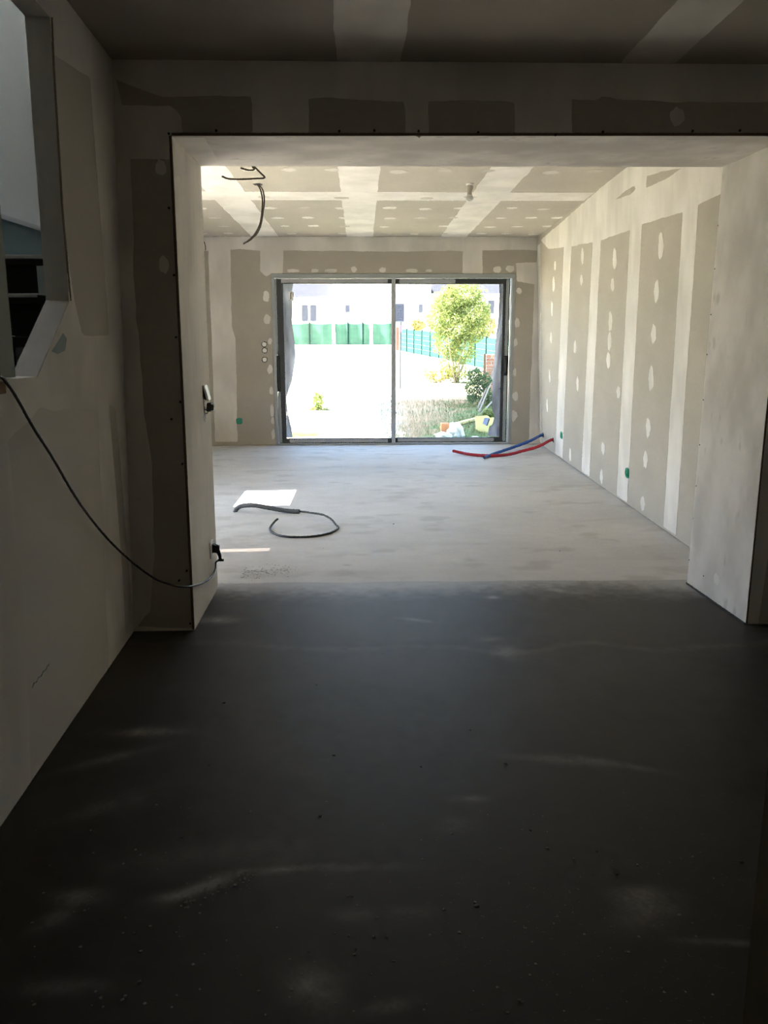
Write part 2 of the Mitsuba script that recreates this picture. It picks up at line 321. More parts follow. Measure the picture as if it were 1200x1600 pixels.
# near partition with the wide opening
fr = FRONT.px((268, 212), (1239, 212), (1165, 979.5), (304, 987.5)); bk = BACK.px((313, 259), (1130, 260.5), (1074, 908), (340, 917))
fr[2] = (fr[2][0], -.02); fr[3] = (fr[3][0], -.02); bk[2] = (bk[2][0], -.02); bk[3] = (bk[3][0], -.02)
def lerp_open(t): return [np.array([a[0] + (b[0] - a[0]) * t, Y1 + (Y2 - Y1) * t, a[1] + (b[1] - a[1]) * t]) for a, b in zip(fr, bk)]
cut = m3.Manifold.hull_points(np.array(lerp_open(-.1) + lerp_open(1.1)))
blk = m3.Manifold.cube([6.3, Y2 - Y1, HF + .35]).translate([-2.7, Y1, -.1])
op = blk - cut
mm = op.to_mesh()
put('wall_middle', trimesh.Trimesh(mm.vert_properties[:, :3], mm.tri_verts), 'm_board', kind='structure')
oppoly = Polygon([fr[0], fr[1], fr[2], fr[3]])
q = FRONT.px
face = Polygon([(-1.06, .006), (2.6, .006), (2.6, HN), (-1.06, HN)]).difference(oppoly.buffer(.004))
ex = [Polygon(q((182, 125), (212, 136), (255, 151), (394, 151), (396, 213), (286, 213), (283, 178), (268, 164), (190, 164))), Polygon(q((482, 154), (500, 152), (632, 159), (634, 190), (634, 213), (482, 213))),
      Polygon(q((669, 160), (735, 157), (804, 160), (804, 213), (669, 213))), Polygon(q((893, 156), (930, 157), (944, 149), (960, 155), (1061, 161), (1300, 159), (1300, 213), (895, 213))),
      Polygon(q((204, 250), (268, 249), (290, 560), (304, 980), (300, 982), (215, 978), (235, 954), (241, 864), (240, 797), (236, 717), (225, 645), (216, 520), (208, 400)))]
exu = unary_union([wobble(e.buffer(0), .010, .03, 11 + i) for i, e in enumerate(ex)])
rj = Polygon([(1.76, 0.0), (2.4, 0), (2.4, 1.75), (1.85, 1.75)])
comp = face.difference(exu).difference(rj)
put('joint_compound', FRONT.slab(comp, 0, .0012), 'm_plaster', 'wall_middle')
for x, y, w, h in [(251, 262, 9, 11), (1058, 182, 12, 13), (256, 414, 7, 12), (652, 196, 14, 16)]:
    u, v = q((x, y))[0]; spot('wall_middle', FRONT, u, v, w * .0027, h * .0027, .0016)
# linings of the opening
def plate(a, b, c, d, inward, t=.0015):
    P = np.array([a, b, c, d], float); n = np.cross(P[1] - P[0], P[2] - P[0]); n /= np.linalg.norm(n)
    if n @ np.asarray(inward) < 0: n = -n
    return hull(np.vstack([P, P + n * t]))
A, B = lerp_open(0.0), lerp_open(1.0)
for P in (A[2], A[3], B[2], B[3]): P[2] = .008
put('jamb_lining', plate(A[0], B[0], B[3], A[3], (1, 0, 0)), 'm_plaster', 'wall_middle')  # lighter coat than the right jamb, standing in for light on it
put('jamb_lining', plate(A[1], B[1], B[2], A[2], (-1, 0, 0)), 'm_skim', 'wall_middle')
put('soffit_lining', plate(A[0], A[1], B[1], B[0], (0, 0, -1)), 'm_skim', 'wall_middle')
sof = wallplane(A[0], A[1], B[0], (0, 0, -1)); jl = wallplane(A[3], B[3], B[0], (1, 0, 0)); jr = wallplane(A[2], B[2], B[1], (-1, 0, 0))
for quad in ([(395, 222), (490, 220), (500, 258), (420, 258)], [(770, 258), (805, 218), (870, 218), (825, 258)]):
    band('wall_middle', sof, Polygon(sof.px(*quad)), .0022, amp=.01, mat='m_board')
band('wall_middle', sof, Polygon(sof.px((270, 214), (320, 214), (345, 258), (314, 258))), .0022, 'corner_band', amp=.006)
for x, y, w, h in [(1176, 333, 7, 16), (1167, 411, 7, 11), (1160, 508, 7, 14), (1151, 586, 7, 17), (1196, 610, 5, 16)]:
    u, v = jr.px((x, y))[0]; g = blob(u, v, w * .007, h * .003, x); put('filler_patch', jr.slab(g, 0, .0022), 'm_feather', 'wall_middle')
for x, y, w, h in [(1128, 832, 4, 10), (1120, 905, 5, 9)]:
    u, v = jr.px((x, y))[0]; put('filler_spot', jr.slab(blob(u, v, w * .006, h * .003, x), 0, .0024), 'm_plaster', 'wall_middle')
for x, y, w, h in [(297, 365, 5, 9), (304, 575, 6, 14), (292, 500, 4, 20)]:
    u, v = jl.px((x, y))[0]; put('filler_patch', jl.slab(blob(u, v, w * .006, h * .003, x), 0, .0022), 'm_feather', 'wall_middle')
# raw paper edges of the boards round the opening, and the screws
e = .006
def strip(a, b, w):      # a strip on the near face from a to b, w = offset away from the opening
    a, b, w = np.array(a), np.array(b), np.array(w); return FRONT.slab(Polygon([a, b, b + w, a + w]), 0, .0022)
put('board_edge', strip(fr[0], fr[1], (0, .010)), 'm_paper_edge', 'wall_middle')
put('board_edge', strip((fr[0][0], fr[0][1]), (fr[3][0], .01), (-.010, 0)), 'm_paper_edge', 'wall_middle')
put('board_edge', strip((fr[1][0], fr[1][1]), (fr[2][0], .01), (.006, 0)), 'm_paper_edge', 'wall_middle')
put('gap_shadow_strip', plate(A[2] + [-.004, 0, -.004], B[2] + [-.004, 0, -.004], B[2] + [-.004, 0, .004], A[2] + [-.004, 0, .004], (-1, 0, 0), .003), 'm_black', 'wall_middle')  # black strip paints the shade in the gap under the jamb
def screw(plane, x, y, r=.005, key='wall_middle'):
    u, v = plane.px((x, y))[0]
    put('screw', plane.slab(Point(u, v).buffer(r, 4), 0, .0028), 'm_screw', key)
for x, y in [(338, 204), (530, 205), (585, 204), (654, 205), (747, 207), (868, 211), (942, 206), (1082, 205), (1156, 204), (264, 209), (264, 325), (272, 430), (275, 527), (282, 628), (268, 655), (285, 725), (292, 892), (280, 907), (297, 974)]: screw(FRONT, x, y)
for x, y in [(605, 305), (595, 440), (583, 583), (571, 708), (559, 850), (548, 990), (537, 1118), (527, 1220), (515, 1350), (640, 387), (560, 1400), (665, 1535)]: screw(jr, 820 + x / 2, 200 + y / 2, .004)

# near ceiling
q = CEILN.px
npoly = Polygon([(-1.05, -2.0), (2.9, -2.0), (2.9, Y1), (-1.05, Y1)])
put('ceiling_near', box(-1.0, 3.2, -2.2, Y1 + .05, HN + .013, HN + .3), 'm_concrete', kind='structure')
n1 = [(518, 0), (640, 0), (628, 97), (528, 97)]; n2 = [(1075, 0), (1165, 0), (1055, 97), (955, 97)]
bsdf('m_board_dimmed', mikit.proc(lambda p, n, uv: mix((.27, .235, .195), (.33, .29, .245), fbm(p.x * 2, p.y * 2, 1.0, 3))), .85, .25)  # board colour darkened to dim the near ceiling
boards('ceiling_near', CEILN, npoly, [np.mean([p[0] for p in q(*n)]) for n in (n1, n2)], mat='m_board_dimmed')
for n in (n1, n2):
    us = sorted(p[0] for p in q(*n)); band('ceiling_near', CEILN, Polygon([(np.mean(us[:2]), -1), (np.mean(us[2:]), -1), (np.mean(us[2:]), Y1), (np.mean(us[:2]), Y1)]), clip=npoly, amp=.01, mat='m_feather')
fz = q((600, 80))[0][1]
band('ceiling_near', CEILN, Polygon([(-1.0, -1.5), (2.8, -1.5), (2.8, fz - .02), (-.75, fz)]), .0006, 'skim_coat', mat='m_board_dimmed', clip=npoly, amp=.02)

# near left wall with the sloping stair opening
q = LEFT.px
LL = LEFT.uv((-1.0006, Y1, 0))[0]
o_tr, o_br, o_s = q((78, 27))[0], q((108, 471))[0], q((58, 590))[0]
near_u = LEFT.uv((-.86, .9, 0))[0]
stair_open = Polygon([(near_u, o_s[1]), (o_s[0], o_s[1]), o_br, o_tr, (near_u, o_tr[1])])
lface = Polygon([(0, .006), (LL, .006), (LL, HN + .005), (0, HN + .005)]).difference(stair_open)
WT = .072
put('wall_left', LEFT.slab(Polygon([(-1, -.1), (LL + .3, -.1), (LL + .3, HN + .3), (-1, HN + .3)]).difference(stair_open), -WT, -.0125), 'm_board', kind='structure')
boards('wall_left', LEFT, lface, [q((150, 900))[0][0]])
lex = [Polygon(q((80, 84), (140, 121), (170, 525), (128, 525), (116, 470), (100, 360), (85, 150))), Polygon(q((170, 632), (181, 640), (205, 930), (203, 975), (196, 990), (190, 880)))]
lexu = unary_union([wobble(p.buffer(0), .006, .03, 40 + i) for i, p in enumerate(lex)]); mid = wobble(Polygon(q((12, 690), (30, 900), (46, 1130), (48, 1245), (100, 1160), (170, 1042), (163, 900), (152, 640), (60, 640))).buffer(0), .01, .03, 44)
put('joint_compound', LEFT.slab(lface.difference(lexu).difference(mid), 0, .0012), 'm_plaster', 'wall_left')
bsdf('m_wash', (.63, .595, .55), .82); bsdf('m_wash_dark', (.50, .465, .415), .82)
put('skim_coat', LEFT.slab(mid.intersection(lface), 0, .0006), 'm_wash', 'wall_left')
put('skim_coat', LEFT.slab(lexu.intersection(lface), 0, .0003), 'm_wash_dark', 'wall_left')
bp = q((98, 520), (104, 530), (101, 548), (90, 553), (80, 549))
bsdf('m_bluegrey', (.235, .30, .305), .7)
put('bare_board_patch', LEFT.slab(Polygon(bp), .0, .0016), 'm_bluegrey', 'wall_left', label='bare blue-grey patch left in the joint compound')
# faces of the opening: upright reveal, sloping sill
def revealplate(a, b, t, mat, nm, lab=None):     # from uv a to uv b through the wall's thickness
    P = [LEFT.P(*a, 0), LEFT.P(*b, 0), LEFT.P(*b, -WT), LEFT.P(*a, -WT)]
    c = LEFT.P(near_u + .6, 1.7); n = np.cross(P[1] - P[0], P[2] - P[0]); n /= np.linalg.norm(n)
    if n @ (c - P[0]) < 0: n = -n
    put(nm, hull(np.vstack([P, np.array(P) + n * t])), mat, 'wall_left', label=lab)
revealplate(o_br, o_tr, .003, 'm_board', 'reveal_board')
revealplate(o_s, o_br, .003, 'm_feather', 'sloping_sill', 'sloping plastered sill of the stair opening')
revealplate((near_u, o_s[1]), o_s, .003, 'm_plaster', 'level_sill')
lip = [q((79, 27), (82, 100), (96, 330), (109, 470)), q((81.5, 27), (84.5, 100), (98.5, 330), (111, 470))]
put('board_edge', LEFT.slab(Polygon(lip[0] + lip[1][::-1]), 0, .002), 'm_paper_edge', 'wall_left')
for sx in (0, 1, 2, 3):
    for (a, b) in [((50 + sx * 7, 1075 - sx * 9), (53 + sx * 7, 1066 - sx * 9)), ((54 + sx * 7, 1068 - sx * 9), (58 + sx * 6, 1064 - sx * 9))]:
        (u0, v0), (u1, v1) = q(a, b); d = np.array([u1 - u0, v1 - v0]); w = np.array([-d[1], d[0]]); w = w / np.linalg.norm(w) * .0011
        put('pencil_mark', LEFT.slab(Polygon([(u0, v0), (u1, v1), (u1 + w[0], v1 + w[1]), (u0 + w[0], v0 + w[1])]), 0, .0017), 'm_screw', 'wall_left')

# rest of the near room, out of view: keeps daylight out, its pale plaster put there to bounce light back
put('wall_behind', box(-1.4, 3.2, -2.2, -2.0, -.1, HN + .3), 'm_plaster', kind='structure')
put('wall_near_right', box(2.6, 2.75, -2.0, Y1, -.1, HN + .1), 'm_plaster', kind='structure')
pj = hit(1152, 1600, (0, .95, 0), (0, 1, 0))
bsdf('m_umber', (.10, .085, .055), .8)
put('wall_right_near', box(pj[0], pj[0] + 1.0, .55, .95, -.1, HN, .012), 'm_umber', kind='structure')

# ------------------------------------------------------------------ stairwell behind the left wall
SX0, SY1, SZ1 = -2.02, 3.42, 4.6
bsdf('m_stairwall', (.62, .625, .61), .85); bsdf('m_greenpost', (.30, .33, .295), .8); bsdf('m_tread_shaded', (.016, .014, .012), .9, .1); bsdf('m_nosing', (.30, .29, .26), .75); bsdf('m_string', (.19, .265, .275), .65); bsdf('m_wood', (.26, .16, .08), .7); bsdf('m_conduit_grey', (.5, .52, .52), .6)  # tread colour is darkened to hold the stairwell shade
put('wall_stair_back', box(SX0 - .1, -1.0, SY1, SY1 + .015, -.1, SZ1 + .1), 'm_stairwall', kind='structure')
put('wall_stair_left', box(SX0 - .1, SX0, .0, SY1, -.1, SZ1 + .1), 'm_stairwall', kind='structure')
put('wall_stair_front', box(SX0 - .1, -.9, -.1, .0, -.1, SZ1 + .1), 'm_stairwall', kind='structure')
up = hull([(-1.06 + dx, y, z) for dx in (0, -.05) for y in (0, SY1) for z in (HN + .02, SZ1 + .1)])
put('wall_stair_right', up, 'm_stairwall', kind='structure')
RL = (-1.98, -1.15, 2.45, 3.36)
put('ceiling_stair', Plane((0, 0, SZ1), (1, 0, 0), (0, 1, 0), (0, 0, -1)).slab(sbox(SX0, 0, -1.06, SY1).difference(sbox(RL[0], RL[2], RL[1], RL[3])), -.1, 0), 'm_stairwall', kind='structure')
fz = Plane((0, 0, SZ1 + .1), (1, 0, 0), (0, 1, 0), (0, 0, 1))
rw = put('window_3', fz.slab(sbox(RL[0] - .05, RL[2] - .05, RL[1] + .05, RL[3] + .05).difference(sbox(RL[0] + .03, RL[2] + .03, RL[1] - .03, RL[3] - .03)), 0, .05), 'm_alu', kind='structure')
scene['m_glass'] = {'type': 'thindielectric', 'int_ior': 1.5}
def sheet(P):
    P = np.array(P, float); return trimesh.Trimesh(P, [[0, 1, 2], [0, 2, 3]], process=False)
put('pane', sheet([(RL[0], RL[2], SZ1 + .12), (RL[1], RL[2], SZ1 + .12), (RL[1], RL[3], SZ1 + .12), (RL[0], RL[3], SZ1 + .12)]), 'm_glass', 'window_3')
scene['m_dim_glass'] = {'type': 'thindielectric', 'int_ior': 1.5, 'specular_transmittance': {'type': 'rgb', 'value': [.055, .048, .043]}}  # pane darkened so that the sun streak falls faint
for nm, w in (('window_1', W1), ('window_2', W2), ('window_4', W3)):
    put('pane', sheet([(XL - .04, w[0], w[2]), (XL - .04, w[1], w[2]), (XL - .04, w[1], w[3]), (XL - .04, w[0], w[3])]), 'm_dim_glass' if w is W2 else 'm_glass', nm)

sx1 = -1.10
st = thing('staircase', 'winding staircase, coloured dark for shade, seen through the sloping opening in the left wall', 'staircase')
TR = []
for k, (py, Y) in enumerate([(588, 2.42), (525, 2.68), (460, 2.94), (400, 3.2)]):
    z = atY(40, py, Y)[2]; TR.append((Y, z))
for k, (Y, z) in enumerate(TR):
    Yn = TR[k + 1][0] if k + 1 < len(TR) else SY1 - .014
    tk = put('tread', box(SX0 + .002, sx1, Y - .02, Yn + .01, z - .035, z, .004), 'm_tread_shaded', st)
    put('nosing', box(SX0 + .004, sx1 - .002, Y - .024, Y + .03, z - .012, z + .002, .002), 'm_nosing', tk)
    zl = TR[k - 1][1] if k else z - .2
    put('riser', box(SX0 + .002, sx1, Y, Y + .015, zl, z - .035), 'm_tread_shaded', st)
g = Plane((0, SY1 - .03, 0), (1, 0, 0), (0, 0, 1), (0, -1, 0)); p3 = g.px((-60, 318), (0, 341), (76, 365), (120, 378)); zb = TR[3][1] + .004
put('string_board', g.slab(Polygon(p3 + [(p3[3][0], zb), (p3[0][0], zb)]), -.028, 0), 'm_string', st, label='blue-grey string board of the stairs')
w = [(a, b + .018) for a, b in p3]
put('string_capping', g.slab(Polygon(p3 + w[::-1]), -.028, .012), 'm_conduit_grey', st)
put('side_filler', box(atY(58, 430, 3.18)[0], sx1 - .002, 3.18, 3.198, TR[2][1] + .003, TR[3][1] - .037), 'm_greenpost', st, label='pale grey filler board beside the dark riser')

# post at the near end of the sill
pu = q((27, 591))[0]
P0 = LEFT.P(pu[0], pu[1] + .003, -.004)
np_ = thing('newel_post', 'grey-green boarded post standing on the sill at the left edge of the stair opening', 'post')
ht = 1.05
put('board_face', hull([P0 + np.array([dx, dy, dz]) + np.array([.03 * dz / ht, 0, 0]) * 0 for dx in (0, -.062) for dy in (0, -.09) for dz in (0, ht)]), 'm_greenpost', np_)
pq = P0 + np.array([-.064, -.10, 0])
put('timber_edge', hull([pq + np.array([dx, dy, dz]) for dx in (.0, -.03) for dy in (0, -.05) for dz in (-.0, .20)]), 'm_wood', np_)
bb = LEFT.P(*q((2, 603))[0], .0)
put('sill_block', box(bb[0] - .03, bb[0] + .006, bb[1] - .05, bb[1] + .015, bb[2] - .02, bb[2] + .012, .002), 'm_wood', label='small pale timber block screwed to the left wall under the cable', cat='wood block')

# ------------------------------------------------------------------ the sliding patio door
q = FAR.px
scene['m_tint'] = {'type': 'thindielectric', 'int_ior': 1.5, 'specular_transmittance': {'type': 'rgb', 'value': [.97, .98, .97]}}
def fbar(x0, y0, x1, y1, d0, d1, bev=.003):      # a bar given by two corners in the wall's plane, from depth d0 to d1 behind the plane
    (a, b), (c, d) = q((x0, y0), (x1, y1))
    return box(min(a, c), max(a, c), Y3 + d0, Y3 + d1, max(.004, min(b, d)), max(b, d), bev)
door = 'door_1'
tag(door, 'wide two-leaf sliding patio door in grey aluminium with torn protective tape', kind='structure')
fzb = .006
put('frame_jamb', box(DX0 + .002, DX0 + .040, Y3 - .012, Y3 + .12, .006, DZ1 - .03, .003), 'm_alu', door)
put('frame_jamb', box(DX1 - .040, DX1 - .002, Y3 - .012, Y3 + .12, .006, DZ1 - .03, .003), 'm_alu', door)
put('frame_head', box(DX0 + .002, DX1 - .002, Y3 - .016, Y3 + .12, DZ1 - .052, DZ1 - .003, .003), 'm_alu', door)
put('frame_sill', box(DX0 + .002, DX1 - .002, Y3 - .012, Y3 + .12, .001, .022, .003), 'm_alu', door)
xm = q((615, 560))[0][0]
def ring(x0, x1, z0, z1, d0, d1, ws, wb, wt):
    return FAR.slab(sbox(x0, z0, x1, z1).difference(sbox(x0 + ws[0], z0 + wb, x1 - ws[1], z1 - wt)), -d1, -d0)
z1s = DZ1 - .056
s1 = put('sash', ring(DX0 + .050, xm + .022, .024, z1s, .030, .068, (.085, .05), .055, .06), 'm_dark_alu', door, label='dark grey left sliding leaf')
s2 = put('sash', ring(xm - .022, DX1 - .050, .024, z1s, .072, .108, (.05, .085), .055, .06), 'm_dark_alu', door, label='dark grey right sliding leaf')
put('meeting_stile', box(xm - .024, xm + .024, Y3 + .005, Y3 + .029, .012, DZ1 - .054, .004), 'm_tape', s1)
put('glass', sheet([(DX0 + .13, Y3 + .05, .08), (xm - .02, Y3 + .05, .08), (xm - .02, Y3 + .05, z1s - .05), (DX0 + .13, Y3 + .05, z1s - .05)]), 'm_tint', s1)
put('glass', sheet([(xm + .02, Y3 + .09, .08), (DX1 - .13, Y3 + .09, .08), (DX1 - .13, Y3 + .09, z1s - .05), (xm + .02, Y3 + .09, z1s - .05)]), 'm_tint', s2)
def ztape(x0, x1, z0, z1, d, key, torn=True, seed=3):
    g = sbox(x0, z0, x1, z1)
    if torn: g = wobble(g, .004, .02, seed, 14)
    put('protective_tape', FAR.slab(g, -d, -d + .0025), 'm_tape', key, label='strip of pale protective tape')
X = lambda x: q((x, 560))[0][0]
ztape(X(442), X(606), z1s - .052, z1s - .004, .030, s1); ztape(X(449), X(606), .030, .072, .030, s1, seed=5)
ztape(X(624), X(711), z1s - .052, z1s - .004, .072, s2, seed=7); ztape(X(622), X(776), .030, .072, .072, s2, seed=9)
zq = lambda y: q((432, y))[0][1]
tp = Polygon([(X(428.5), z1s - .004), (X(434.5), z1s - .004), (X(434.5), zq(545)), (X(433.5), zq(553)), (X(431), zq(562)), (X(429.5), zq(553)), (X(428.5), zq(552))])
bsdf('m_tape2', (.33, .35, .355), .45, .5)
put('protective_tape', FAR.slab(tp, -.030, -.027), 'm_tape2', s1, label='torn strip of protective tape hanging on the left stile')
put('protective_tape', FAR.slab(Polygon([(X(433), zq(614)), (X(436.5), zq(612)), (X(437.5), .03), (X(432.5), .03), (X(431.5), zq(668))]), -.030, -.027), 'm_tape2', s1)
put('tape_curl', tube([FAR.P(X(433.5), zq(613), -.02), FAR.P(X(432), zq(635), .0), FAR.P(X(434), zq(655), .004), FAR.P(X(433), zq(664), -.01)], [.004] * 25, 6), 'm_tape2', s1)
put('protective_tape', FAR.slab(wobble(sbox(X(789.5), .03, X(794.5), z1s), .002, .03, 4), -.072, -.069), 'm_tape2', s2)
put('door_handle', cat(box(X(788.5), X(794.5), Y3 + .035, Y3 + .071, zq(588), zq(557), .008), box(X(790), X(793), Y3 + .01, Y3 + .036, zq(584), zq(562), .006)), 'm_black', s2, label='black pull handle')
put('door_lock', cat(box(X(431), X(437), Y3 + .012, Y3 + .029, zq(612), zq(556), .006), box(X(432.5), X(435.5), Y3 - .012, Y3 + .013, zq(606), zq(562), .006)), 'm_black', s1, label='black pull handle and lock plate')
lab = put('sticker', FAR.slab(Polygon(q((450, 455), (458.5, 456), (458.5, 470), (450.5, 469))), -.047, -.0462), 'm_white', s1, label='small white paper label on the glass')
for x0, x1 in ((453.4, 454.6), (457, 457.6)):
    put('print_line', FAR.slab(Polygon(q((x0, 456.5), (x1, 456.5), (x1, 467.5), (x0, 467.5))), -.0462, -.0457), 'm_black', s1)
for x, y in [(619.5, 613), (619.5, 646), (699, 643.5), (619.5, 679), (529, 660), (529, 678), (783, 608), (703, 449)]:
    u, v = q((x, y))[0]; s = s2 if x > 615 else s1; d = .087 if x > 615 else .047
    put('speck', FAR.slab(Point(u, v).buffer(.007, 3), -d, -d + .001), 'm_black', s)
# torn plastic film behind the panes
scene['m_film'] = {'type': 'principledthin', 'base_color': mikit.proc(lambda p, n, uv: mix((.20, .21, .25), (.44, .44, .50), smoothstep(.3, .75, fbm(p.x * 6, 3.0, p.z * 2.2, 3)))), 'roughness': .35, 'diff_trans': .16, 'spec_trans': 0.0, 'eta': 1.45}
def film(edge, x_in, key_label, seed):
    """edge: pixels of the free edge from top to bottom; x_in: the pixel column of the fixed edge"""
    E_ = np.array(q(*edge)); n = 60
    zz = np.linspace(.085, z1s - .03, n); o = np.argsort(E_[:, 1]); xe = np.interp(zz, E_[o, 1], E_[o, 0]); xi = X(x_in)
    m = 14; V = []
    for i in range(n):
        for j in range(m):
            t = j / (m - 1); x = xi + (xe[i] - xi) * t
            V.append((x, Y3 + .135 + .05 * t * (meshkit.fbm(np.array([[x * 9, zz[i] * 3, seed]]), 3)[0] - .3) + .012 * math.sin(t * 9 + zz[i] * 4), zz[i]))
    f = [[i * m + j, i * m + j + 1, (i + 1) * m + j + 1, (i + 1) * m + j] for i in range(n - 1) for j in range(m - 1)]
    V = np.array(V); f = np.array(f); f = np.vstack([f[:, [0, 1, 2]], f[:, [0, 2, 3]]])
    put('plastic_film', trimesh.Trimesh(V, f, process=False), 'm_film', smooth=True, label=key_label, cat='plastic sheet')
film([(458, 437), (455, 450), (455, 487), (454, 500), (459, 535), (460, 560), (455, 595), (446, 622), (448, 645), (454, 672), (456, 690)], 436, 'wavy strip of grey plastic film behind the left end of the patio door', 1)
film([(783, 437), (783, 470), (782, 500), (777, 540), (774, 575), (772, 600), (771, 640), (775, 652), (773, 663), (766, 672), (765, 690)], 794, 'torn strip of grey plastic film behind the right end of the patio door', 2)

# ------------------------------------------------------------------ fittings on the walls
def roundbox(plane, u, v, w, h, h0, h1, r): return plane.slab(sbox(u - w / 2 + r, v - h / 2 + r, u + w / 2 - r, v + h / 2 - r).buffer(r, 5), h0, h1)
def socket_box(plane, x, y, label):
    u, v = plane.px((x, y))[0]; k = thing('socket_box', label, 'socket box', 'green wall box inserts')
    put('body', roundbox(plane, u, v, .075, .075, -.01, .010, .018), 'm_green', k)
    put('rim', plane.slab(Point(u, v).buffer(.029, 8).difference(Point(u, v).buffer(.022, 8)), .010, .015), 'm_green', k)
    put('tab', plane.slab(sbox(u - .017, v - .004, u + .017, v + .004), .010, .016), 'm_green', k)
socket_box(FAR, 374, 658, 'green plastic wall box insert low on the far wall left of the patio door')
socket_box(RIGHT, 878, 680, 'green plastic wall box insert on the right wall beside the red pipe, farther of two')
socket_box(RIGHT, 981, 739, 'green plastic wall box insert on the right wall near a plaster band, nearer of two')
for x, y, w in [(413, 538, 'top'), (413.5, 547.5, 'middle'), (413.6, 562, 'bottom')]:
    u, v = FAR.px((x, y))[0]; k = thing('switch_box', f'round white switch cover left of the patio door, {w} one of three', 'switch', 'round switch covers left of the patio door')
    put('ring', FAR.slab(Point(u, v).buffer(.036, 8), -.01, .002), 'm_dark_alu', k)
    put('cover', lathe([(0, 0), (.028, 0), (.028, .006), (.022, .010), (0, .010)], sections=20).apply_transform(np.array([[1, 0, 0, u], [0, 0, -1, Y3 - .002], [0, 1, 0, v], [0, 0, 0, 1.0]])), 'm_white', k)

# light switch hanging out of its hole in the left jamb
u0, v0 = jl.px((318, 632))[0]
ls = thing('light_switch', 'loose light switch hanging from a dark slot in the left side of the opening', 'light switch')
put('wall_slot', jl.slab(Polygon(jl.px((315.4, 603), (317.6, 603), (318.6, 625), (320.6, 655), (320.4, 660), (318.2, 658), (316.6, 632))), .0005, .003), 'm_black', ls)
def jb(x, y, h): return jl.P(*jl.px((x, y))[0], h)
c0 = jl.px((321.5, 616))[0]
def jbox(u, v, du, dv, h0, h1, tilt=0.0, bev=.003):
    m = box(-du / 2, du / 2, -dv / 2, dv / 2, h0, h1, bev); m.apply_transform(trimesh.transformations.rotation_matrix(tilt, (1, 0, 0)))
    M = np.eye(4); M[:3, 0], M[:3, 1], M[:3, 2], M[:3, 3] = jl.u, jl.v, jl.n, jl.P(u, v); m.apply_transform(M); return fixwind(m)
put('cover_plate', jbox(u0 + .02, v0 + .050, .075, .075, .010, .020, -.25), 'm_white', ls, label='white cover plate')
put('back_plate', jbox(u0 + .02, v0 + .050, .06, .06, .003, .010, -.15), 'm_black', ls)
put('mechanism', cat(jbox(u0 + .03, v0 - .012, .05, .04, .012, .034, .1), jbox(u0 + .03, v0 - .012, .034, .028, .030, .044, .1)), 'm_blackrubber', ls, label='black switch mechanism')
for d in (-.008, .008): put('wire', tube([jl.P(u0 + .0, v0 - .03 + d, .002), jl.P(u0 + .012, v0 - .035 + d, .012), jl.P(u0 + .025, v0 - .02 + d, .02)], .0022, 6), 'm_screw', ls)

# wall socket in the left jamb, with the plug of the cable
us, vs = jl.px((329, 858))[0]
so = thing('wall_socket', 'white wall socket low in the left side of the opening', 'socket')
put('plate', jbox(us, vs, .075, .085, 0.0, .009), 'm_white', so)
put('well', jl.slab(Point(us, vs).buffer(.022, 8), .009, .0105), 'm_conduit_grey', so)
cb = thing('extension_cable', 'dark cable running from the socket across the left wall up to the stair opening', 'cable')
pa = jl.P(us, vs + .004, .0105)
put('plug', cat(hull([jl.P(us + a, vs + b, h) for a, b, h in [(-.017, -.014, .0105), (.017, -.014, .0105), (-.017, .026, .0105), (.017, .026, .0105), (-.012, -.018, .040), (.012, -.018, .040), (-.012, .016, .044), (.012, .016, .044)]]),
                tube([jl.P(us, vs - .01, .036), jl.P(us + .004, vs - .035, .042), jl.P(us + .008, vs - .06, .046)], np.linspace(.010, .006, 17), 10)), 'm_black', cb, label='black plug')
c_ = jl.P(us + .008, vs - .058, .046)
put('cable_tie', tube([c_ + jl.n * .014, c_, c_ - jl.n * .014], .006, 8, 2), 'm_black', cb)
cab = [((301, 915.5), 3.37), ((288, 917), 3.30), ((270, 914.5), 3.27), ((240, 903), 3.26)]
cab = [EYE + (hit(x, y, jl.o, jl.n) - EYE) * f for x, y, f in ((337.5, 878, .986), (337, 886, .985), (333.5, 896, .984), (326, 905, .984), (315, 911.5, .982))] + [atY(x, y, Y) for (x, y), Y in cab]
for (x, y), f in [((205, 877), .955), ((172, 846), .965), ((140, 808), .97), ((112, 767), .97), ((82, 715), .972), ((52, 668), .975), ((25, 620), .98), ((10, 598), .985), ((0, 588), .985), ((-25, 580), .98), ((-60, 590), .97), ((-120, 640), .97)]:
    cab.append(EYE + (hit(x, y, LEFT.o, LEFT.n) - EYE) * f)
put('cord', tube([c_] + cab, .0042, 10, 6), 'm_blackrubber', cb, smooth=True)

# bare lamp holder on the far ceiling
lp = CEIL.px((734, 287))[0]; lx, ly = lp
ln = thing('lamp_holder', 'bare lamp holder with a small unlit bulb on the far ceiling', 'lamp')
bsdf('m_lampbrown', (.42, .37, .32), .6); bsdf('m_bulb', (.62, .6, .58), .2, .6)
put('rose', lathe([(0, 0), (.034, 0), (.034, -.006), (.022, -.012), (0, -.012)], (lx, ly, HF - .001)), 'm_white', ln)
put('socket', lathe([(0, -.010), (.017, -.010), (.019, -.045), (.017, -.052), (.017, -.056), (.021, -.085), (0, -.085)], (lx, ly, HF)), 'm_lampbrown', ln, smooth=40)
put('wire', tube([(lx + .02, ly, HF - .012), (lx + .028, ly, HF - .03), (lx + .018, ly, HF - .05)], .004, 6), 'm_lampbrown', ln)
put('bulb', lathe([(0, -.084), (.019, -.084), (.028, -.100), (.030, -.114), (.025, -.128), (.012, -.136), (0, -.138)], (lx, ly, HF)), 'm_bulb', ln, smooth=50)

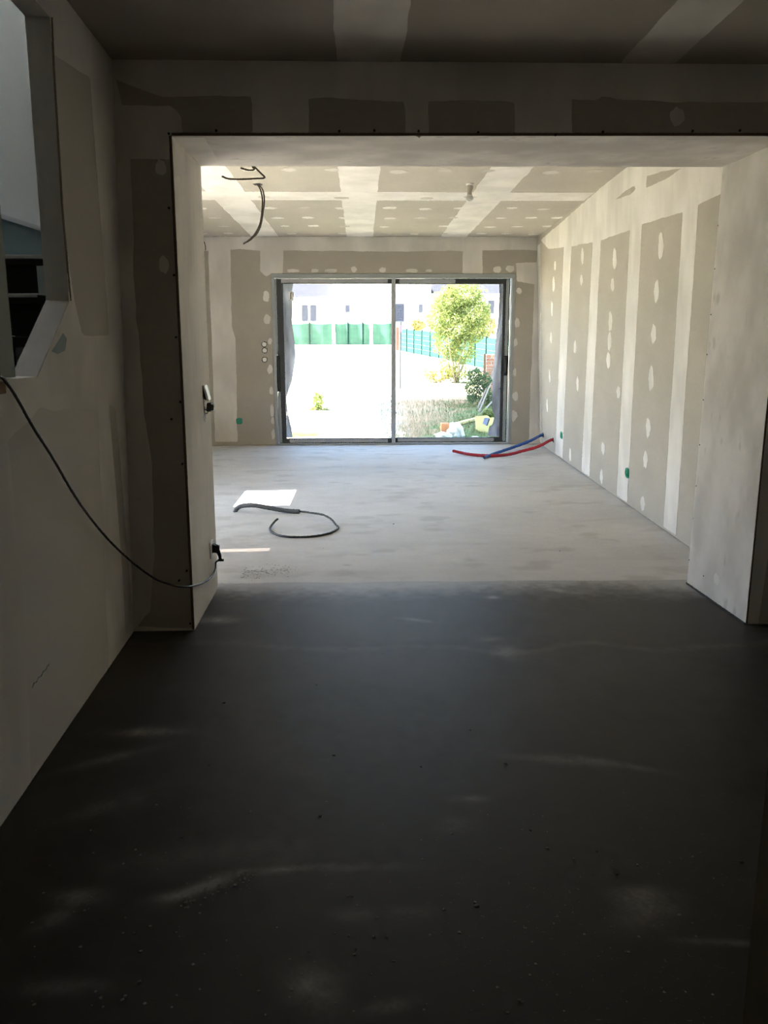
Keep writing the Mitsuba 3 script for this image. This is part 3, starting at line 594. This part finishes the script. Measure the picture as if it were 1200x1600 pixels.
# cables hanging from the far ceiling
def px_y(pts): return [atY(x, y, Y) for x, y, Y in pts]
yc = CEIL.px((402, 288))[0][1]
bsdf('m_cable', (.045, .035, .028), .55)
h1 = thing('hanging_cable', 'pair of dark cables hanging in a long curve from a hole in the far ceiling', 'cable')
put('hole_rim', CEIL.slab(blob(CEIL.px((403, 287.5))[0][0], yc, .04, .05, 3), 0, .002), 'm_screw', h1)
put('wire', tube(px_y([(401, 286, yc), (407, 297, yc), (410, 312, yc), (409, 332, yc), (406, 350, yc), (398, 366, yc), (388, 376, yc), (380, 381, yc)]), .0058, 8), 'm_cable', h1, smooth=True)
put('wire', tube(px_y([(402, 286, yc - .01), (410, 296, yc - .01), (413, 312, yc - .01), (411, 332, yc - .01), (408, 350, yc - .01), (402, 364, yc - .01), (391, 375, yc - .01), (381, 380, yc - .01)]), .0058, 8), 'm_cable', h1, smooth=True)
yk = 5.6
h2 = thing('hanging_cable', 'dark cables bent sideways, hanging from the ceiling just behind the top of the opening', 'cable')
root = np.array([atY(397, 262, yk)[0] - .02, yk, HF + .01])
put('hole_rim', CEIL.slab(blob(root[0], yk, .035, .04, 5), 0, .002), 'm_screw', h2)
put('wire', tube([root] + px_y([(397, 257, yk), (401, 264, yk), (410, 273, yk), (413.5, 276.5, yk), (411, 278.5, yk), (400, 279, yk), (380, 280, yk), (358, 279.5, yk), (346.5, 275.5, yk)]), .0055, 8), 'm_cable', h2, smooth=True)
put('wire', tube([root] + px_y([(394, 257, yk + .02), (397, 262, yk + .02), (396, 265.5, yk + .02), (390, 266, yk + .02), (382, 264.5, yk + .02), (376, 262.5, yk + .02)]), .0055, 8), 'm_cable', h2, smooth=True)
h3 = put('wall_wire', tube(px_y([(316.5, 375, Y3 - .004), (319, 378, Y3 - .02), (321, 384, Y3 - .02), (321, 391, Y3 - .012)]), .005, 6), 'm_cable', label='short dark wire sticking out at the top left of the far wall', cat='wire')

# water pipes lying on the far floor
def floorpts(pts): return [np.array([*atZ(x, y, z)[:2], z]) for x, y, z in pts]
wr = RIGHT.P(*RIGHT.px((864.5, 687.5))[0], 0); wb = RIGHT.P(*RIGHT.px((849, 680))[0], 0)
def pipe(name, wallp, mids, mat, label):
    k = thing(name, label, 'pipe')
    P = [wallp + RIGHT.n * .001, wallp + RIGHT.n * .03] + mids
    put('tube', tube(P, .017, 12, 8), mat, k, smooth=40)
    d = P[-1] - P[-2]; d /= np.linalg.norm(d)
    put('open_end', tube([P[-1] - d * .002, P[-1] + d * .004], .0125, 10, 0), 'm_screw', k)
    put('wall_hole', RIGHT.slab(blob(*RIGHT.uv(wallp), .028, .03, 3), 0, .003), 'm_screw', k)
pipe('red_pipe', wr, floorpts([(840, 698, .10), (815, 705, .05), (795, 710, .025), (770, 712, .018), (740, 710.5, .018), (722, 707.5, .022), (708, 704.5, .035)]), 'm_red', 'red sheathed water pipe coming out of the right wall onto the far floor')
pipe('blue_pipe', wb, floorpts([(830, 688, .11), (810, 696, .06), (790, 703, .03), (772, 709, .019), (757, 715, .019)]), 'm_blue', 'blue sheathed water pipe coming out of the right wall near the patio door')

# conduit with its cable on the floor
bsdf('m_conduit', (.075, .077, .08), .45, .5)
ck = thing('conduit', 'grey corrugated conduit arching out of the floor with a loop of black cable', 'conduit')
b = atZ(367, 799.5); yb = b[1]
arch = [(367, 799.5), (370, 795), (376, 791.2), (386, 789.5), (400, 790), (420, 793.5), (440, 797), (458, 799.3), (468, 799.8)]
P = [atY(x, y, yb - .012 * i) for i, (x, y) in enumerate(arch)]
for p in P: p[2] = max(p[2], .017)
P[0][2] = -.01
put('sheath', tube(P, .0165, 12, 14, ribs=.05), 'm_conduit', ck, smooth=False)
lp_ = [P[-1] + (P[-1] - P[-2]) * .25]
lo = [(488, 801.5, .035), (505, 804.5, .045), (517, 811, .035), (525, 820, .012), (528.5, 824.5, .008), (520, 831, .008), (503, 836, .008), (480, 838.7, .008), (455, 839, .008), (436, 836.5, .008), (424.5, 831, .008), (422, 826, .01), (425, 820, .02), (430, 814, .035), (434.5, 810.5, .05)]
put('cable', tube([(P[-2] + P[-1]) / 2] + lp_ + floorpts(lo), .0072, 9, 8), 'm_blackrubber', ck, smooth=True)

# crumbs of mortar and plaster swept about the floor
def crumbs(name, label, pts, mat, r0, r1, z=0.0):
    ms = []
    for x, y in pts:
        r = r0 + (r1 - r0) * rng.random(); m = trimesh.creation.icosphere(1, r); m.vertices *= (.7 + .6 * rng.random((len(m.vertices), 1))) * np.array([1, 1, .35]); m.apply_translation((x, y, z + r * .28)); ms.append(m)
    put(name, cat(*ms), mat, label=label, cat='crumbs', kind='stuff')
P_ = []
for _ in range(300):
    a = rng.random(); x, y = 342 + 115 * a + rng.normal() * 10, 902 - 12 * a + rng.normal() * 5
    c = atZ(x, y)
    if c[0] > -.66: P_.append(c[:2])
crumbs('mortar_crumbs', 'grey mortar crumbs on the pale floor just past the left side of the opening', P_, 'm_concrete', .0014, .0045)
bsdf('m_crumb', (.22, .21, .19), .9)
P_ = [atZ(x, y)[:2] for x, y in zip(rng.random(150) * 1080 + 40, 1240 + 350 * rng.random(150) ** .8)] + [atZ(270 + 130 * a + rng.normal() * 8, 1412 - 40 * a + rng.normal() * 6)[:2] for a in rng.random(60)]
crumbs('plaster_crumbs', 'pale plaster crumbs scattered over the dark screed in the foreground', P_, 'm_crumb', .0012, .0036, .004)
P_ = [atZ(x, y)[:2] for x, y in [(495, 1072), (735, 1143), (597, 1022), (540, 1015), (500, 1277), (483, 1490), (745, 1418), (932, 1332), (327, 1198), (658, 1200), (522, 1182), (790, 1196), (208, 1230), (350, 1100), (1158, 1350), (615, 820), (505, 858), (875, 862)]]
crumbs('dark_grit', 'few dark grit stones lying on the screed in the middle of the near floor', P_, 'm_screw', .003, .006, .004)

# ------------------------------------------------------------------ the garden
def gz(y): return -.16 + .042 * np.maximum(0, np.asarray(y) - 12.0)
def ghit(px, py):
    a, b = 8.0, 80.0
    for _ in range(60):
        m = (a + b) / 2; P = atY(px, py, m)
        if P[2] > gz(m): a = m
        else: b = m
    return atY(px, py, a)
gx, gy = np.meshgrid(np.linspace(-60, 60, 121), np.concatenate([np.linspace(-30, 10, 21), np.linspace(10.4, 50, 161), np.linspace(51, 120, 36)]))
gv = np.stack([gx, gy, gz(gy) + np.where(gy > 11.5, .05 * (meshkit.fbm(np.stack([gx, gy, gx * 0], -1) * .9, 3) - .5), 0)], -1)
nx_ = gx.shape[1]; I, J = np.meshgrid(np.arange(gx.shape[0] - 1), np.arange(nx_ - 1), indexing='ij'); a = (I * nx_ + J).ravel()
gf = np.vstack([np.stack([a, a + 1, a + nx_ + 1], 1), np.stack([a, a + nx_ + 1, a + nx_], 1)])
def ground_fn(p, n, uv):
    k = fbm(p.x * .5, p.y * .5, 1.0, 4); f = fbm(p.x * 5, p.y * 5, 2.0, 3); g = noise(p.x * 40, p.y * 40, 1.0)
    dry = mix((.40, .36, .27), (.52, .48, .38), f)
    dry = mix(dry, (.26, .30, .13), smoothstep(.58, .72, k * .6 + f * .4) * .8)
    brown = mix((.36, .225, .13), (.52, .34, .21), f * .6 + g * .4); green = mix((.10, .16, .06), (.22, .28, .12), f * .5 + g * .5)
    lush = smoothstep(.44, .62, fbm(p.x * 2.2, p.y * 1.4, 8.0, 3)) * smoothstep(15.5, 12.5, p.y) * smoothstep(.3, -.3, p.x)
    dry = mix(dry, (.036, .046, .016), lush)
    dry = mix(dry, (.16, .135, .06), smoothstep(.40, .60, fbm(p.x * 1.6, p.y * .8, 15.0, 3)) * smoothstep(.7, 1.3, p.x) * smoothstep(30.0, 24.0, p.y))
    dry = mix(dry, mix((.07, .09, .03), (.14, .15, .06), f), smoothstep(-2.3, -2.5, p.x) * smoothstep(10.6, 10.3, p.y))  # unseen dark grass by the left wall, added to cut bounced light
    r = smoothstep(.1, .55, p.x - .28 + .5 * (f - .5)) * smoothstep(21.5, 18.5, p.y + 1.5 * (f - .5))
    gr = smoothstep(.2, .8, (p.x - .9) * .5 - (p.y - 14.5) * .13 + .9 * (f - .35))
    return mix(dry, mix(brown, green, gr), r)
bsdf('m_ground', mikit.proc(ground_fn), .95, .03)
put('ground', trimesh.Trimesh(gv.reshape(-1, 3), gf, process=False), 'm_ground', kind='structure', smooth=True)

def leaves(n, centre, rad, size, seed, shell=.55):
    r = np.random.default_rng(seed); d = r.normal(size=(n, 3)); d /= np.linalg.norm(d, axis=1, keepdims=True)
    lump = .55 + .85 * meshkit.fbm(d * 2.2 + seed, 3); R = (shell + (1 - shell) * r.random(n) ** .7) * lump
    c = np.asarray(centre) + d * R[:, None] * np.asarray(rad)
    t = r.normal(size=(n, 3)); t /= np.linalg.norm(t, axis=1, keepdims=True); b = np.cross(t, r.normal(size=(n, 3))); b /= np.linalg.norm(b, axis=1, keepdims=True)
    s = size * (.6 + .8 * r.random(n))[:, None]
    V = np.stack([c - t * s, c + b * s * .42, c + t * s, c - b * s * .42], 1).reshape(-1, 3); k = np.arange(n) * 4
    return trimesh.Trimesh(V, np.vstack([np.stack([k, k + 1, k + 2], 1), np.stack([k, k + 2, k + 3], 1)]), process=False)
def leafmat(key, c0, c1):
    scene[key] = {'type': 'principledthin', 'base_color': mikit.proc(lambda p, n, uv: mix(c0, c1, noise(p.x * 7, p.y * 7, p.z * 7))), 'roughness': .5, 'diff_trans': .7, 'spec_trans': 0.0}
leafmat('m_leaf', (.15, .20, .055), (.32, .35, .13)); leafmat('m_leafy', (.30, .27, .09), (.42, .36, .16)); leafmat('m_leafd', (.07, .12, .055), (.15, .20, .10))
bsdf('m_bark', (.22, .18, .13), .9)
def shrub(name, px, py, blobs, n, size, mat, label, stems=5, cat_='shrub', seed=1):
    g0 = ghit(px, py); Y = g0[1]; k = thing(name, label, cat_); ms = []
    for i, (x, y, w, h, share) in enumerate(blobs):
        c = atY(x, y, Y); s = Y / F; ms.append(leaves(int(n * share), c, (w * s, min(w, h) * s, h * s), size, seed * 10 + i))
    put('foliage', cat(*ms), mat, k)
    top = g0 + (atY(blobs[0][0], blobs[0][1], Y) - g0) * (.6 if cat_ == 'tree' else .8)
    for i in range(stems):
        r = np.random.default_rng(seed * 31 + i); e = top + r.normal(size=3) * np.array([.25, .2, .2]) * (top[2] - g0[2])
        m_ = (g0 + e) / 2 + r.normal(size=3) * .06 * (top[2] - g0[2])
        put('stem', tube([g0 + np.array([r.normal() * .05, r.normal() * .05, -.05]), m_, e], np.linspace(.022, .008, 17) * (top[2] - g0[2]) / 1.3, 6), 'm_bark', k)
shrub('tree', 712, 598, [(722, 462, 34, 24, .17), (703, 474, 30, 22, .13), (738, 488, 30, 24, .14), (690, 500, 30, 22, .12), (716, 508, 36, 30, .16), (742, 516, 22, 20, .06), (700, 536, 24, 22, .08), (722, 546, 22, 24, .07), (704, 570, 20, 18, .04), (716, 584, 22, 14, .03)], 15000, .036, 'm_leaf', 'tall bushy green tree right of centre in the garden', 7, 'tree', 2)
shrub('bush', 752, 565, [(752, 494, 14, 16, .4), (764, 510, 12, 16, .3), (748, 522, 14, 16, .3)], 2000, .05, 'm_leafy', 'yellowing bush behind the tree at the right fence', 4, 'bush', 3)
shrub('bush', 690, 598, [(684, 590, 16, 8, .4), (672, 582, 12, 9, .3), (698, 582, 12, 12, .3)], 900, .035, 'm_leafy', 'low yellow dry bush left of the tree foot', 3, 'bush', 4)
shrub('bush', 748, 634, [(742, 586, 12, 12, .2), (757, 594, 12, 12, .2), (738, 606, 14, 9, .15), (756, 616, 14, 12, .2), (768, 630, 9, 12, .15), (738, 622, 9, 8, .1)], 2600, .028, 'm_leafd', 'dark green low bush in front of the brick wall', 4, 'bush', 5)
shrub('weed', 764, 655, [(764, 648, 11, 8, 1.0)], 700, .03, 'm_leaf', 'bright green weed beside the leaning sticks', 3, 'weed', 6)
shrub('weed', 498, 641, [(497, 626, 9, 14, .7), (500, 640, 16, 5, .3)], 420, .035, 'm_leaf', 'green weed alone on the pale lawn behind the left pane', 3, 'weed', 7)
shrub('bush', 655, 545, [(652, 508, 12, 9, 1.0)], 500, .08, 'm_leafy', 'pale bush rising behind the left end of the right fence', 3, 'bush', 8)
# tall tree left of the view, whose crown shades the near lawn behind the right pane
tk = thing('shade_tree', 'tall leafy tree standing left of the patio door, outside the picture', 'tree')
put('foliage', cat(leaves(9000, (-2.4, 15.2, 5.6), (1.5, 3.9, 1.4), .16, 77, .1), leaves(6000, (-2.4, 13.0, 5.5), (1.4, 2.6, 1.3), .16, 78, .1)), 'm_leafd', tk)
put('trunk', tube([(-2.4, 14.9, -.3), (-2.45, 14.8, 2.0), (-2.4, 14.9, 5.0)], np.linspace(.14, .06, 17), 8), 'm_bark', tk)
# grass blades of the near lawn
r = np.random.default_rng(5); V = []; Fa = []
n = 0
while n < 9000:
    x, y = r.uniform(.35, 2.6), r.uniform(10.9, 17.5)
    if r.random() > np.clip((x - .3) * .55 - (y - 14.5) * .10, .12, 1): continue
    h = .04 + .06 * r.random(); a = r.random() * 6.28; w = .004; z = float(gz(y)) - .01; l = r.normal(size=2) * .03
    V += [(x - w * math.cos(a), y - w * math.sin(a), z), (x + w * math.cos(a), y + w * math.sin(a), z), (x + l[0], y + l[1], z + h)]; Fa.append((n * 3, n * 3 + 1, n * 3 + 2)); n += 1
leafmat('m_grass', (.07, .11, .035), (.19, .17, .07))
put('grass', trimesh.Trimesh(np.array(V), np.array(Fa), process=False), 'm_grass', label='short green grass on the near lawn behind the right pane', cat='grass', kind='stuff')

# fences
bsdf('m_netting', mikit.proc(lambda p, n, uv: mix((.032, .092, .060), (.048, .122, .084), fbm(p.x * 1.5, 2.0, p.z * 4, 3))), .7); bsdf('m_greenwire', (.004, .020, .016), .8, .05); bsdf('m_slat', mikit.proc(lambda p, n, uv: mix((.014, .048, .038), (.022, .064, .050), noise(p.x * 3, p.y * 3, p.z * 9))), .9, .05); bsdf('m_whitepost', (.72, .68, .62), .8); bsdf('m_brick', (.36, .15, .10), .9); bsdf('m_brick2', (.42, .20, .14), .9); bsdf('m_mortar', (.45, .42, .38), .95); bsdf('m_brown', (.16, .085, .06), .8)
YF = 46.0
fk = thing('netting_fence', 'long fence of green netting with pale posts along the back of the garden', 'fence')
zt, zb_ = atY(540, 505, YF)[2], atY(540, 539, YF)[2]
cols = [446, 484, 521.5, 544, 567, 580, 612]
for i in range(len(cols) - 1):
    x0, x1 = atY(cols[i], 520, YF)[0], atY(cols[i + 1], 520, YF)[0]; n = 10
    V = [(x0 + .03 + (x1 - x0 - .06) * t, YF + .03 * math.sin(t * 7 + i), z - (0.05 * math.sin(t * math.pi) if z > 1.8 else 0)) for z in (zb_, zt) for t in np.linspace(0, 1, n)]
    f = np.array([[j, j + 1, n + j + 1, n + j] for j in range(n - 1)])
    V2 = [(a, b + .012, c) for a, b, c in V]; N = len(V)
    side = [[j, j + N, j + 1 + N, j + 1] for j in range(n - 1)] + [[n + j + 1, n + j + 1 + N, n + j + N, n + j] for j in range(n - 1)]
    f = np.vstack([f, f[:, ::-1] + N, side]); f = np.vstack([f[:, [0, 1, 2]], f[:, [0, 2, 3]]])
    put('netting_panel', trimesh.Trimesh(np.array(V + V2), f, process=False), 'm_netting', fk)
for cx in cols:
    x = atY(cx, 520, YF)[0]; w = .09 if cx in (521.5, 580) else .03
    put('post', box(x - w, x + w, YF - .08, YF + .02, zb_ - .5, zt + .08, .01), 'm_whitepost' if w > .05 else 'm_greenwire', fk)
rk = thing('slatted_fence', 'green slatted fence running along the right side of the garden', 'fence')
FP = [np.array([1.83, 39.0]), np.array([3.1, 33.0]), np.array([4.07, 27.0]), np.array([5.0, 21.0])]
def along(t):
    k = min(2, int(t)); return FP[k] + (FP[k + 1] - FP[k]) * (t - k)
ts = np.concatenate([np.linspace(0, 1, 6), np.linspace(1, 2, 6)[1:], np.linspace(2, 3, 6)[1:]])
for i, t in enumerate(ts):
    p = along(t); z = float(gz(p[1])); put('post', box(p[0] - .03, p[0] + .03, p[1] - .03, p[1] + .03, z - .3, z + 1.04, .006), 'm_greenwire', rk)
    if i + 1 < len(ts):
        q2 = along(ts[i + 1]); d = q2 - p; L = np.linalg.norm(d); d /= L; nn = np.array([-d[1], d[0]]) * .008
        for j in range(5):
            z0, z1 = z + .02 + .196 * j, z + .02 + .196 * j + .186; zz = float(gz(q2[1])) - z
            a, b = p + d * .035, q2 - d * .035
            put('slat', hull([(*(a + s * nn), z_) for s in (-1, 1) for z_ in (z0, z1)] + [(*(b + s * nn), z_ + zz) for s in (-1, 1) for z_ in (z0, z1)]), 'm_slat', rk)
p = FP[0] + np.array([-.12, .1]); z = float(gz(p[1])); put('fence_post', box(p[0] - .07, p[0] + .07, p[1] - .07, p[1] + .07, z - .2, z + 1.08, .01), 'm_brown', label='reddish brown post at the far end of the slatted fence', cat='post')
# washing-line pole
g0 = ghit(625, 608); Yp = g0[1]; tp_ = atY(626, 503, Yp)
wk = thing('washing_line_pole', 'thin grey washing line pole standing right of the middle of the patio door', 'pole')
bsdf('m_polegrey', (.055, .065, .075), .6, .2); bsdf('m_pink', (.75, .12, .55), .5)
put('shaft', tube([g0 - [0, 0, .1], (g0 + tp_) / 2, tp_], .019, 8), 'm_polegrey', wk); put('crossbar', tube([tp_ + [-.28, 0, 0], tp_, tp_ + [.06, 0, 0]], .013, 8), 'm_polegrey', wk)
put('peg_bag', hull([atY(x, y, Yp - .03 * s) for x, y in ((624.5, 508), (628, 508), (628, 518), (625, 519)) for s in (-1, 1)]), 'm_pink', wk, label='small pink peg bag')
# low brick wall with a timber post and leaning sticks
bk_ = thing('brick_wall', 'low red brick wall at the right edge of the garden view', 'brick wall')
Yb = 17.2; xb0, xb1 = atY(759, 600, Yb)[0], atY(800, 600, Yb)[0]; zb0, zb1 = float(gz(Yb)), atY(765, 553, Yb)[2]
put('mortar_core', box(xb0 + .01, xb1, Yb + .01, Yb + .2, zb0 - .2, zb1 - .005), 'm_mortar', bk_)
rows = int((zb1 - zb0) / .07)
for j in range(rows):
    x = xb0 - (.11 if j % 2 else 0)
    while x < xb1 - .02:
        a, b = max(xb0, x), min(xb1, x + .21)
        if b - a > .03: put('brick', box(a, b, Yb + .002 * ((j * 7) % 3), Yb + .1, zb0 + j * .07, zb0 + j * .07 + .06, .004), 'm_brick' if (j * 5 + int(x * 10)) % 3 else 'm_brick2', bk_)
        x += .22
tpx = atY(756.5, 600, Yb - .15); put('timber_post', box(tpx[0] - .022, tpx[0] + .022, Yb - .17, Yb - .12, float(gz(Yb)) - .2, atY(757, 553, Yb - .15)[2], .004), 'm_brown', label='brown timber post at the near end of the brick wall', cat='post')
bsdf('m_stick', (.26, .20, .165), .8)
for i, (a, b, lab) in enumerate([((745, 641), (774, 572), 'leftmost of three pale sticks leaning by the brick wall'), ((748, 645), (776, 574), 'middle of three pale sticks leaning by the brick wall'), ((750, 648), (778, 616), 'lowest and flattest of three pale sticks leaning by the brick wall')]):
    g0 = ghit(*a); e = atY(*b, Yb - .03 if i < 2 else Yb - .6)
    put('stick', tube([g0, (g0 + e) / 2 + [0, 0, -.01], e], .016, 7), 'm_stick', label=lab, cat='stick', group='sticks leaning by the brick wall')
# building waste outside the door
bsdf('m_plank', (.55, .40, .17), .7); bsdf('m_foam', (.62, .52, .22), .8); bsdf('m_bag', (.72, .70, .68), .6); bsdf('m_orange', (.60, .26, .12), .7); bsdf('m_labelblue', (.20, .21, .30), .5)
a, b = ghit(690, 671), ghit(748, 656); d = b - a; L = np.linalg.norm(d); d /= L; s = np.array([-d[1], d[0], 0]) * .045
put('plank', hull([p + sg * s + [0, 0, h] for p in (a, b) for sg in (-1, 1) for h in (.01, .05)]), 'm_plank', label='short yellow plank lying on the grass outside the right pane', cat='plank')
fb = thing('foam_board', 'pale yellow insulation board propped outside the right pane with a label', 'insulation board')
Yq = ghit(752, 676)[1]; fpz = Plane((0, Yq, 0), (1, 0, 0), np.array([0, .28, .96]), np.array([0, -.96, .28]))
put('slab', fpz.slab(Polygon(fpz.px((743, 650.5), (762, 649), (766, 653), (775, 651), (769, 663), (764, 666), (763, 676), (750, 674.5), (744, 670))), -.05, 0), 'm_foam', fb)
put('label', fpz.slab(Polygon(fpz.px((757, 652.5), (764, 653.5), (760.5, 665), (754, 662))), .0, .002), 'm_labelblue', fb, label='blue-grey printed label')
put('label_bar', fpz.slab(Polygon(fpz.px((764, 654), (765.5, 654.5), (761.5, 665.5), (760, 665))), .0, .003), 'm_black', fb)
def lumpy(c, r, seed):
    m = trimesh.creation.icosphere(3); m.vertices *= (.45 + 1.0 * meshkit.fbm(m.vertices * 2.2 + seed, 4))[:, None] * np.asarray(r); m.apply_translation(c); return m
c = ghit(712, 683); put('rubble_bag', lumpy(c + [0, 0, .09], (.13, .12, .13), 3), 'm_bag', smooth=True, label='white rubble bag slumped on the grass beside the orange block', cat='bag')
c = ghit(696, 686); put('rubble_bag', lumpy(c + [-.03, -.05, .04], (.13, .1, .07), 5), 'm_bag', smooth=True, label='flat white rubble bag in front of the orange block', cat='bag')
c = ghit(743, 689); put('rubble_bag', lumpy(c + [0, -.02, .02], (.09, .08, .05), 8), 'm_bag', smooth=True, label='small white bag low in the grass below the yellow board', cat='bag')
c = ghit(696, 681); put('clay_block', box(c[0] - .065, c[0] + .065, c[1] + .02, c[1] + .16, c[2], c[2] + .19, .01), 'm_orange', label='orange clay block standing at the left end of the plank', cat='block')

# neighbouring houses
bsdf('m_render', (.72, .66, .55), .9); bsdf('m_white_render', (.76, .73, .68), .9); bsdf('m_slate', (.036, .038, .046), .9, .05); bsdf('m_tile', (.42, .20, .13), .85); bsdf('m_pane', (.055, .060, .082), .4, .2); bsdf('m_shutter', (.035, .04, .06), .6, .2); bsdf('m_pinkish', (.62, .42, .36), .9)
def house(label, px0, px1, Y, eave_py, roof, depth, wallmat, name='house'):
    k = thing(name, label, 'house'); x0, x1 = atY(px0, 500, Y)[0], atY(px1, 500, Y)[0]; ze = atY(540, eave_py, Y)[2]; zg = float(gz(Y)) - .3
    if roof == 'eave':
        put('walls', box(x0, x1, Y, Y + depth, zg, ze), wallmat, k); R = ze + depth * .42
        rm = hull([(x0 - .2, Y - .35, ze - .05), (x1 + .03, Y - .35, ze - .05), (x0 - .2, Y + depth + .3, ze - .05), (x1 + .03, Y + depth + .3, ze - .05), (x0 - .2, Y + depth / 2, R), (x1 + .03, Y + depth / 2, R)])
        rf = put('roof', rm, 'm_slate', k); put('gutter', tube([(x0 - .2, Y - .40, ze - .02), ((x0 + x1) / 2, Y - .40, ze - .02), (x1 + .03, Y - .40, ze - .02)], .06, 8, 1), 'm_white', rf)
        put('fascia', box(x0 - .2, x1 + .03, Y - .34, Y - .28, ze - .25, ze - .06), 'm_white', rf)
    else:
        R = ze + (x1 - x0) * .36; xm_ = (x0 + x1) / 2
        put('walls', hull([(x, y, z) for y in (Y, Y + depth) for x, z in ((x0, zg), (x1, zg), (x0, ze), (x1, ze), (xm_, R))]), wallmat, k)
        for sgn, xe in ((-1, x0), (1, x1)):
            put('roof_slope', hull([(a, y, z + h) for y in (Y - .2, Y + depth + .2) for a, z in ((xe + sgn * .01, ze - .01), (xm_, R)) for h in (.02, .14)]), 'm_tile', k)
    return k
def hwin(k, x0, y0, x1, y1, Y, leaves_=2, shutter=False):
    a, b = atY(x0, y1, Y), atY(x1, y0, Y); g = sbox(a[0], a[2], b[0], b[2]); pl = Plane((0, Y, 0), (1, 0, 0), (0, 0, 1), (0, -1, 0))
    fr_ = put('window', pl.slab(g.buffer(.07, join_style=2), -.05, .05), 'm_white', k); w = (b[0] - a[0])
    for i in range(leaves_):
        s0 = a[0] + w / leaves_ * i; put('pane', pl.slab(sbox(s0 + (.07 if i else 0), a[2], s0 + w / leaves_ - (.07 if i < leaves_ - 1 else 0), b[2]), .05, .06), 'm_shutter' if shutter else 'm_pane', fr_)
    if shutter:
        hh = (b[2] - a[2]) / 8
        for i in range(8): put('shutter_slat', box(a[0], b[0], Y - .085, Y - .06, a[2] + i * hh + .012, a[2] + (i + 1) * hh - .012), 'm_shutter', fr_)
hk = house('cream house with a grey slate roof at the left behind the netting fence', 400, 522.5, 52.0, 466, 'eave', 8.0, 'm_render')
hwin(hk, 472, 477, 494, 502, 51.98, 2)
h2_ = house('white gabled house in the middle behind the garden', 523, 672, 51.0, 420, 'gable', 9.0, 'm_white_render')
hwin(h2_, 540, 477, 546, 488, 50.98, 1); hwin(h2_, 618, 475, 631, 503, 50.98, 1, True); hwin(h2_, 654, 476, 660, 488, 50.98, 1)
a, b = atY(568, 505, 50.95), atY(589, 475, 50.95)
put('porch_frame', cat(box(a[0], b[0], 50.85, 51.0, b[2] - .12, b[2]), box(b[0] - .1, b[0], 50.85, 51.0, a[2], b[2]), box(a[0], a[0] + .1, 50.85, 51.0, a[2], b[2])), 'm_conduit_grey', h2_)
a, b = atY(668, 520, 50.9), atY(674, 440, 50.9); put('corner_quoin', box(a[0], b[0], 50.85, 51.05, a[2] - 1, b[2]), 'm_pinkish', h2_)
h3_ = house('pale house with a slate roof at the right behind the tree', 676, 830, 58.0, 460, 'eave', 8.0, 'm_render')
hwin(h3_, 762, 470, 772, 490, 57.98, 1)
